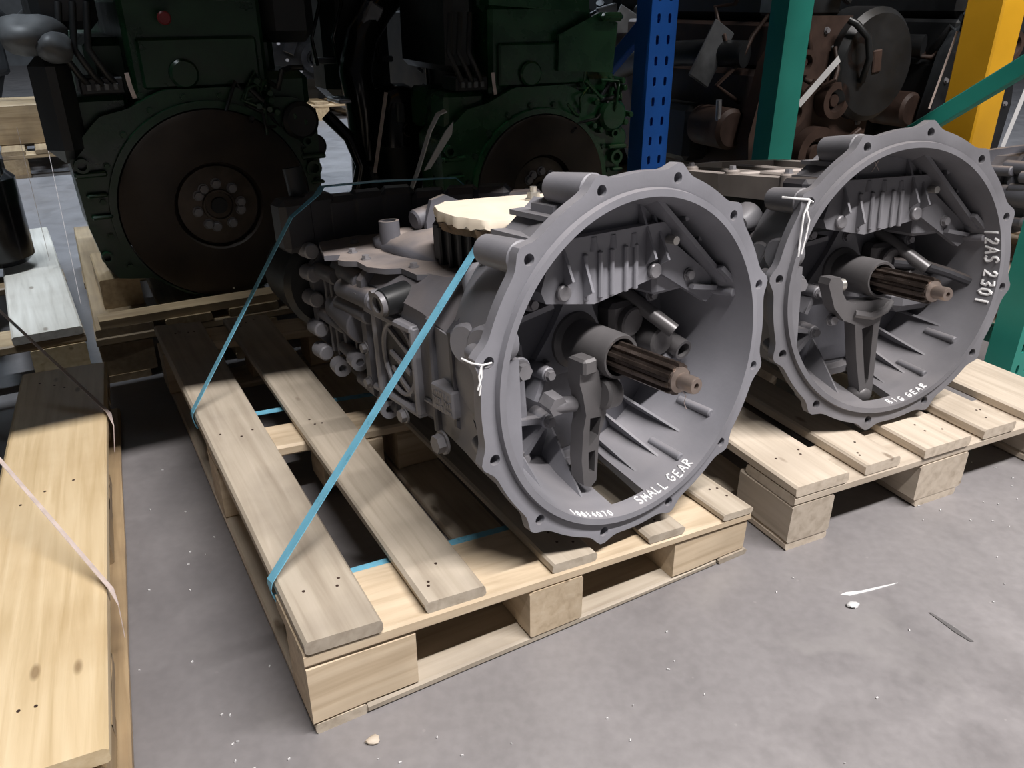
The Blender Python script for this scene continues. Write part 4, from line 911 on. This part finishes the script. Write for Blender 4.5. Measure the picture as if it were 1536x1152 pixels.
def small_pallet(label, u, v, rz=0.0):
    return pallet('wooden_pallet', label, RZ(xyz(u-0.4, v), YAW+rz), stdtop(0.8, 5, 0.12), [(0.0, 0.13), (0.5, 0.63), (1.0, 1.13)],
        [(a, a+0.12, b, b+0.13) for a in (0.0, 0.34, 0.68) for b in (0.0, 1.0)], [(a, a+0.12, 0.0, 1.13) for a in (0.0, 0.34, 0.68)], (0.02, 0.105, 0.128, 0.15), 1.13,
        ('wood_old', 'wood_old', 'wood_old', 'wood_old'), nails=False)
small_pallet('shaded pallet under the engine between the blue and green posts', 2.42, 2.32)
small_pallet('shaded pallet under the rust-brown engine', 2.26, 1.15)
engine('black engine at the right edge behind the third gearbox', RZ(xyz(3.30, 1.25, 0.15), YAW), ('black_matt', 'black_matt', 'rusty_iron'), 19)
small_pallet('shaded pallet under the black engine at the right edge', 3.30, 1.20)
# row across the far aisle
far = [(-2.2, 6.6, 'silver_metal', 'grey tarnished engine across the far aisle at the left edge'), (-0.9, 6.3, 'black_matt', 'black engine across the far aisle seen past the left pallet gap'),
       (0.75, 6.9, 'black_matt', 'dark engine across the far aisle hidden behind the nearer green engine'), (2.0, 6.2, 'black_gloss', 'glossy black engine across the far aisle between the two green engines'),
       (3.4, 6.3, 'silver_metal', 'silver engine across the far aisle behind the brighter green engine'), (4.7, 6.0, 'silver_metal', 'silver engine across the far aisle beside the blue post'),
       (5.9, 5.9, 'grey_metal', 'grey engine across the far aisle between the rack posts'), (7.2, 5.6, 'grey_metal', 'grey engine across the far aisle right of the green post'), (8.6, 5.2, 'black_matt', 'black engine across the far aisle at the right')]
for i, (u, v, mt, lb) in enumerate(far):
    engine(lb, RZ(xyz(u, v, 0.15), YAW+random.Random(i).uniform(-0.5, 0.5)), (mt, 'black_matt' if i % 2 else 'grey_metal', 'silver_metal' if i % 3 else 'black_gloss'), 40+i, 'engines across the far aisle', 1.25)
    small_pallet('pallet under the ' + lb, u, v-0.05)
bag = MB().blob((0, 0, 0.0), (0.16, 0.13, 0.30), 4, 0.2, 18, 12).build('plastic_sack', 'grey_sack', None, 60); bag.location = xyz(0.10, 5.05, 0.70)
tag(bag, 'pale grey plastic-wrapped part behind the left side of the nearer green engine', 'sack')
bx = board_mesh((1.0, 0.5, 0.22), 77).build('wooden_crate', 'wood_old'); bx.matrix_world = RZ(xyz(0.05, 5.1, 0.262), YAW); tag(bx, 'low brown crate under the pale grey wrapped part', 'crate')
small_pallet('pallet under the low brown crate', 0.05, 4.6)
# ---------------------------------------------------------------- third gearbox, at the right edge
def copy_tree(o, parent=None, skip=()):
    c = o.copy(); COL.objects.link(c); c.parent = parent
    for ch in o.children:
        if not ch.name.startswith(skip): copy_tree(ch, c, skip)
    return c
bpy.context.view_layer.update()
GC = copy_tree(GB, None, ('painted_lettering', 'chalk_cross'))
cc = xyz(2.66, -0.06, 0.44); GC.matrix_world = gear_matrix(cc, YAW-0.02, 0.08)
GC['label'] = 'third gearbox at the right edge, only its dusty rear casing showing behind the flange'
PGo = pallet('wooden_pallet', 'pallet under the third gearbox at the right edge', RZ(xyz(2.26, -0.36), YAW), stdtop(0.8, 5, 0.12), [(0.0, 0.13), (0.53, 0.66), (1.06, 1.19)],
    [(a, a+0.12, b, b+0.13) for a in (0.0, 0.34, 0.68) for b in (0.0, 0.53, 1.05)], [(a, a+0.12, 0.0, 1.19) for a in (0.0, 0.34, 0.68)], (0.018, 0.098, 0.118, 0.14), 1.19, ('wood_grey',)*4, nails=False)

# ---------------------------------------------------------------- racking
def channel(mb_axis_z, w, d, th=0.004):
    """U profile, web towards -v (local -y), flanges with returned lips"""
    h0, h1 = mb_axis_z; m = MB()
    P = [(-w/2, 0), (w/2, 0), (w/2, d), (w/2-0.018, d), (w/2-0.018, d-th), (w/2-th, d-th), (w/2-th, th), (-w/2+th, th), (-w/2+th, d-th), (-w/2+0.018, d-th), (-w/2+0.018, d), (-w/2, d)]
    return m.xy(P, h0, h1)
def rack_post(t, u, v, w, d, mat, slots, ztop=2.3):
    o = channel((0.006, ztop), w, d).build('rack_post', mat, t, 25); o.location = (u, v, 0)
    c2 = MB(); z = 0.06
    while z < min(ztop, 1.25):
        for x in slots:
            c2.xz([(x+0.0065*math.cos(2*PI*k/12), z+(0.008 if math.sin(2*PI*k/12) >= 0 else -0.008)+0.0065*math.sin(2*PI*k/12)) for k in range(12)], -0.02, d*0.35)
        z += 0.062
    if slots: cut(o, c2)
    f = MB().box((-w/2-0.02, -0.02, 0.0), (w/2+0.02, d+0.02, 0.006)).build('foot_plate', mat, t); f.location = (u, v, 0)
    return o
def brace(t, p, q, mat, wd=0.045, th=0.03):
    p = Vector(p); q = Vector(q); d = q-p; L = d.length; x = d.normalized(); y = Vector((1, 0, 0)); z = x.cross(y)
    M = Matrix((x, y, z)).transposed(); return MB().obox((p+q)/2, (L, th, wd), M, 0.003).build('diagonal_brace', mat, t)
T = Matrix.Translation(xyz(0, 0)) @ Matrix.Rotation(YAW, 4, 'Z')
fg = thing('rack_frame', 'green steel rack frame with a diagonal brace, right of the second gearbox', 'rack', T)
rack_post(fg, 1.912, 0.15, 0.10, 0.07, 'rack_green', (-0.018, 0.022)); rack_post(fg, 1.90, 1.03, 0.105, 0.07, 'rack_green', ())
brace(fg, (1.93, 0.16, 0.915), (1.93, 1.06, 0.25), 'rack_green'); brace(fg, (1.93, 0.16, 0.98), (1.93, 1.06, 1.62), 'rack_green'); brace(fg, (1.93, 0.18, 0.12), (1.93, 1.03, 0.12), 'rack_green')
for z in (0.22, 0.44):
    o = put_bolt(fg, (1.875, 0.148, z), (0, -1, 0), 1.1)
fb = thing('rack_frame', 'blue slotted steel rack frame behind the gearboxes', 'rack', T)
rack_post(fb, 1.635, 1.335, 0.105, 0.075, 'rack_blue', (-0.022, 0.022)); rack_post(fb, 1.60, 2.48, 0.105, 0.075, 'rack_blue', (-0.022, 0.022))
brace(fb, (1.62, 1.36, 0.885), (1.62, 2.45, 0.05), 'rack_blue', 0.05); brace(fb, (1.62, 1.38, 0.95), (1.62, 2.45, 1.75), 'rack_blue', 0.05)
oc = thing('steel_column', 'orange-yellow square steel column behind the second bell housing', 'column', T)
MB().box((2.71, 0.90, 0.008), (2.845, 1.035, 2.6), 0.006).build('column_shaft', 'rack_yellow', oc)
MB().box((2.66, 0.85, 0.0), (2.895, 1.085, 0.01), 0.002).build('foot_plate', 'rack_yellow', oc)

# ---------------------------------------------------------------- cream board on the nearest gearbox
MA = GA.matrix_world.copy()
rnd = random.Random(12)
cb = thing('fibreboard_sheet', 'torn cream board with a bolt lying on top of the nearest gearbox', 'board', MA @ Matrix.Translation((0, 0, 0.178)))
ol = [(-0.140, 0.33), (-0.115, 0.385), (-0.075, 0.42), (-0.03, 0.395), (0.03, 0.34), (0.09, 0.285), (0.13, 0.24), (0.10, 0.19), (0.0, 0.172), (-0.085, 0.172), (-0.132, 0.20), (-0.150, 0.26)]
fine = []
for (a, b), (c, d) in zip(ol, ol[1:]+ol[:1]):
    for k in range(7): f = k/7; fine.append((a+(c-a)*f, b+(d-b)*f))
top_ = [Vector((x+rnd.uniform(-0.001, 0.001), y+rnd.uniform(-0.001, 0.001), 0.031+0.004*math.sin(x*20))) for x, y in fine]
mid_ = [Vector((x*1.0+rnd.uniform(-0.002, 0.002), y+rnd.uniform(-0.002, 0.002), 0.014+rnd.uniform(-0.003, 0.003))) for x, y in fine]
sheet = MB().loft([mid_, [Vector((p.x, p.y, p.z-0.006)) for p in top_], [Vector((p.x*0.985, p.y*0.985+0.005, p.z)) for p in top_]]).build('cream_face', 'cream_board', cb, 40)
lo = [Vector((x*0.965+rnd.uniform(-0.004, 0.004), (y-0.3)*0.965+0.3+rnd.uniform(-0.004, 0.004), 0.0)) for x, y in fine]
lo2 = [Vector((x*0.992+rnd.uniform(-0.004, 0.003), (y-0.3)*0.992+0.3+rnd.uniform(-0.004, 0.004), 0.013+rnd.uniform(-0.003, 0.004))) for x, y in fine]
MB().loft([lo, lo2]).build('torn_core', 'torn_edge', cb, 0)
bb = MB().bolt((0.022, 0.285, 0.031), (0.05, 0, 1), 0.011, 0.014); bb.cyl((0.022, 0.285, 0.04), (0.0225, 0.285, 0.054), 0.006, n=12); bb.build('bolt', 'bolt_zinc', cb)
bb = MB().bolt((-0.052, 0.195, 0.028), (0, 0, 1), 0.010, 0.009); bb.build('bolt', 'rusty_iron', cb)

# ---------------------------------------------------------------- blue straps round the nearest gearbox
def along(pts, n=6):
    P = []
    for a, b in zip(pts, pts[1:]):
        for k in range(n): P.append(Vector(a).lerp(Vector(b), k/n))
    return P + [Vector(pts[-1])]
def L2W(x, y, z): return MA @ Vector((x, y, z))
vdir = xyz(0, 1) - xyz(0, 0)
def strap(label, v0, over, vr):
    zl = 0.138*TA(0)
    left = xyz(-0.006, v0, zl+0.003)
    m = MB()
    path = [xyz(0.60, v0+0.012, 0.096), xyz(0.30, v0+0.012, 0.121), xyz(0.10, v0+0.01, 0.135), xyz(-0.004, v0+0.005, 0.139), xyz(-0.008, v0, zl-0.006), left] + [L2W(*p) for p in over] + [xyz(0.815, vr, 0.11), xyz(0.815, vr, 0.075), xyz(0.60, v0+0.012, 0.092)]
    m.ribbon(path, vdir, 0.018, 0.0012)
    o = m.build('packing_strap', 'strap_blue', None, 0); return tag(o, label, 'strap', 'blue packing straps')
strap('light blue strap over the front of the nearest gearbox, down to the pallet edge', 0.138, [(-0.112, 0.232, 0.180), (0.0, 0.232, 0.1785), (0.142, 0.24, 0.1785), (0.215, 0.25, 0.10)], 0.30)
strap('light blue strap over the rear of the nearest gearbox', 0.73, [(-0.25, 0.715, 0.165), (-0.19, 0.72, 0.200), (-0.16, 0.765, 0.208), (-0.05, 0.745, 0.208), (0.10, 0.67, 0.205), (0.215, 0.66, 0.10)], 0.76)

# ---------------------------------------------------------------- tie strings
def wire(name, label, pts, r, mat='white_paint'):
    o = MB()
    for P in pts: o.tube(P, r, 6)
    return tag(o.build(name, mat, None, 60), label, 'string')
hA = 0.2539 + 9*PI/6; hx, hz = HOLE_R*math.sin(hA), HOLE_R*math.cos(hA)
wire('tie_string', 'short white string tied through the left rim hole of the nearest gearbox',
     [[L2W(hx+0.003, -0.002, hz), L2W(hx-0.012, -0.004, hz+0.001), L2W(hx-0.026, 0.0, hz+0.006), L2W(hx-0.032, 0.014, hz+0.010)], [L2W(hx-0.014, -0.004, hz), L2W(hx-0.020, -0.006, hz-0.012), L2W(hx-0.018, -0.006, hz-0.026), L2W(hx-0.021, -0.006, hz-0.038)],
      [L2W(hx-0.014, -0.004, hz), L2W(hx-0.016, -0.006, hz-0.014), L2W(hx-0.023, -0.006, hz-0.03)]], 0.0014)
MBm = GB.matrix_world.copy()
def B2W(x, y, z): return MBm @ Vector((x, y, z))
hB = 0.1352 + 10*PI/6; bx_, bz_ = HOLE_R*math.sin(hB), HOLE_R*math.cos(hB)
wire('tie_string', 'white looped string hanging from the upper left rim hole of the second gearbox',
     [[B2W(bx_+0.002, -0.003, bz_), B2W(bx_-0.006, -0.005, bz_+0.004), B2W(bx_-0.012, -0.006, bz_-0.012), B2W(bx_-0.006, -0.007, bz_-0.03), B2W(bx_-0.011, -0.007, bz_-0.06), B2W(bx_-0.018, -0.007, bz_-0.088)],
      [B2W(bx_-0.006, -0.005, bz_+0.004), B2W(bx_-0.018, -0.006, bz_-0.02), B2W(bx_-0.022, -0.007, bz_-0.06), B2W(bx_-0.024, -0.007, bz_-0.092)],
      [B2W(bx_-0.006, -0.004, bz_+0.005), B2W(bx_-0.03, 0.0, bz_+0.008), B2W(bx_-0.045, 0.02, bz_+0.010)]], 0.0021)
wire('loose_thread', 'thin pale thread hanging from the tip of the nearest shaft', [[L2W(-0.002, -0.089, -0.0125), L2W(0.004, -0.092, -0.022), L2W(0.003, -0.090, -0.034), L2W(0.007, -0.091, -0.044)]], 0.0006, 'strap_white')

# ---------------------------------------------------------------- white straps on the left pallet and in the background
def white_strap(label, pts, wd, width=0.012, mat='strap_white', cat='strap'):
    return tag(MB().ribbon(pts, wd, width, 0.0012).build('packing_strap', mat, None, 0), label, cat)
zc_ = 0.1455
white_strap('white strap slanting across the far half of the yellow pallet', [xyz(-0.62, 2.06, 0.48), xyz(-0.150, 0.872, zc_+0.001), xyz(-0.147, 0.866, 0.12), xyz(-0.157, 0.866, 0.06)], vdir)
white_strap('white strap slanting across the near half of the yellow pallet', [xyz(-0.60, 1.25, 0.50), xyz(-0.204, 0.272, zc_+0.001), xyz(-0.200, 0.268, 0.12), xyz(-0.203, 0.268, 0.06)], vdir, 0.010)
white_strap('thin white strap running down from the black engine to its pallet', [xyz(-0.13, 2.10, 0.62), xyz(-0.150, 1.60, 0.155)], vdir, 0.006)
white_strap('second thin white strap beside the black engine', [xyz(-0.20, 2.02, 0.58), xyz(-0.205, 2.02, 0.18)], vdir, 0.009)
udir = xyz(1, 0) - xyz(0, 0)
def p_v(u, v, z): return xyz(u, v, z)
white_strap('grey strap hanging in front of the black filter, left of it', [p_v(0.832, 1.70, 0.655), p_v(0.775, 1.70, 0.41)], udir, 0.012)
white_strap('broad white strap across the shaded rust-brown engine', [p_v(2.18, 1.09, 0.745), p_v(2.02, 1.09, 0.61)], Vector((0, 0, 1)), 0.024, 'paper_white')
white_strap('narrow grey strap on the right of the rust-brown engine', [p_v(2.735, 1.06, 0.82), p_v(2.70, 1.08, 0.56)], udir, 0.012)
white_strap('pale strap to the right of the orange-yellow column', [p_v(3.32, 1.08, 0.66), p_v(3.24, 1.08, 0.38)], udir, 0.03, 'paper_white')
bk = thing('bent_bracket', 'pale bent bracket in front of the black filter', 'bracket', T @ Matrix.Translation((-0.04, -0.074, 0.0)))
bk_ = MB(); bk_.ribbon([(0.75, 1.37, 0.395), (0.792, 1.37, 0.482), (0.835, 1.37, 0.59), (0.862, 1.37, 0.632), (0.885, 1.37, 0.64)], (0, 1, 0.4), 0.016, 0.004); bk_.build('bracket_arm', 'paper_white', bk)
MB().prism([(0.81, 1.365, 0.483), (0.83, 1.365, 0.488), (0.90, 1.365, 0.575), (0.906, 1.365, 0.61), (0.88, 1.365, 0.585)], (0, 0.004, 0)).build('bracket_blade', 'paper_white', bk)
MB().tube([(0.75, 1.36, 0.395), (0.735, 1.36, 0.43), (0.71, 1.36, 0.45)], 0.004, 8).build('bracket_rod', 'strap_white', bk)
MB().cyl((0.752, 1.372, 0.0), (0.752, 1.372, 0.40), 0.007, n=10).build('bracket_post', 'grey_metal', bk)

# ---------------------------------------------------------------- debris on the floor
def flat(name, mat, pts, z=0.0012): return MB().prism([(x, y, 0.0002) for x, y in pts], (0, 0, z)).build(name, mat, None, 0)
FLOOR = bpy.data.objects['floor']
s1 = flat('paint_scuff', 'paper_white', [(0.560, 1.064), (0.575, 1.061), (0.612, 1.072), (0.66, 1.089), (0.672, 1.095), (0.63, 1.083), (0.60, 1.074), (0.572, 1.070)]); s1.parent = FLOOR
s2 = flat('dark_scrape', 'scrape_grey', [(0.690, 1.020), (0.694, 1.020), (0.716, 0.984), (0.730, 0.954), (0.724, 0.954), (0.710, 0.975), (0.700, 0.998)]); s2.parent = FLOOR
def chip(label, x, y, r, h, mat, seed):
    o = MB().blob((0, 0, 0), (r, r*0.8, h), seed, 0.25, 9, 6).build('rubble_chip', mat, None, 40); o.location = (x, y, h*0.9); return tag(o, label, 'chip', 'chips lying on the concrete')
chip('pale flat chip below the white scuff mark on the floor', 0.570, 1.036, 0.010, 0.004, 'paper_white', 1)
chip('small pale chip in front of the near pallet corner', -0.190, 0.766, 0.010, 0.004, 'wood_grey', 2)
dust = MB(); rnd = random.Random(5)
for k in range(110):
    u = rnd.uniform(-0.2, 2.2); v = -abs(rnd.gauss(0, 0.25)) if rnd.random() < 0.75 else rnd.uniform(0, 1.2)
    if u > -0.02 and v > -0.06 and (u < 0.84 or v > 0): continue
    p = xyz(u, v); r = rnd.uniform(0.0007, 0.002); a = rnd.uniform(0, 3)
    dust.obox((p.x, p.y, 0.0012), (r*2.4, r, 0.002), Matrix.Rotation(a, 3, 'Z'))
for k in range(14):
    u = rnd.uniform(-0.13, -0.02); v = rnd.uniform(0, 0.9); p = xyz(u, v); dust.obox((p.x, p.y, 0.0012), (0.004, 0.0015, 0.002), Matrix.Rotation(rnd.uniform(0, 3), 3, 'Z'))
dd = dust.build('floor_grit', 'paper_white', None, 0); tag(dd, 'fine pale grit and splinters scattered on the concrete', 'grit', kind='stuff')
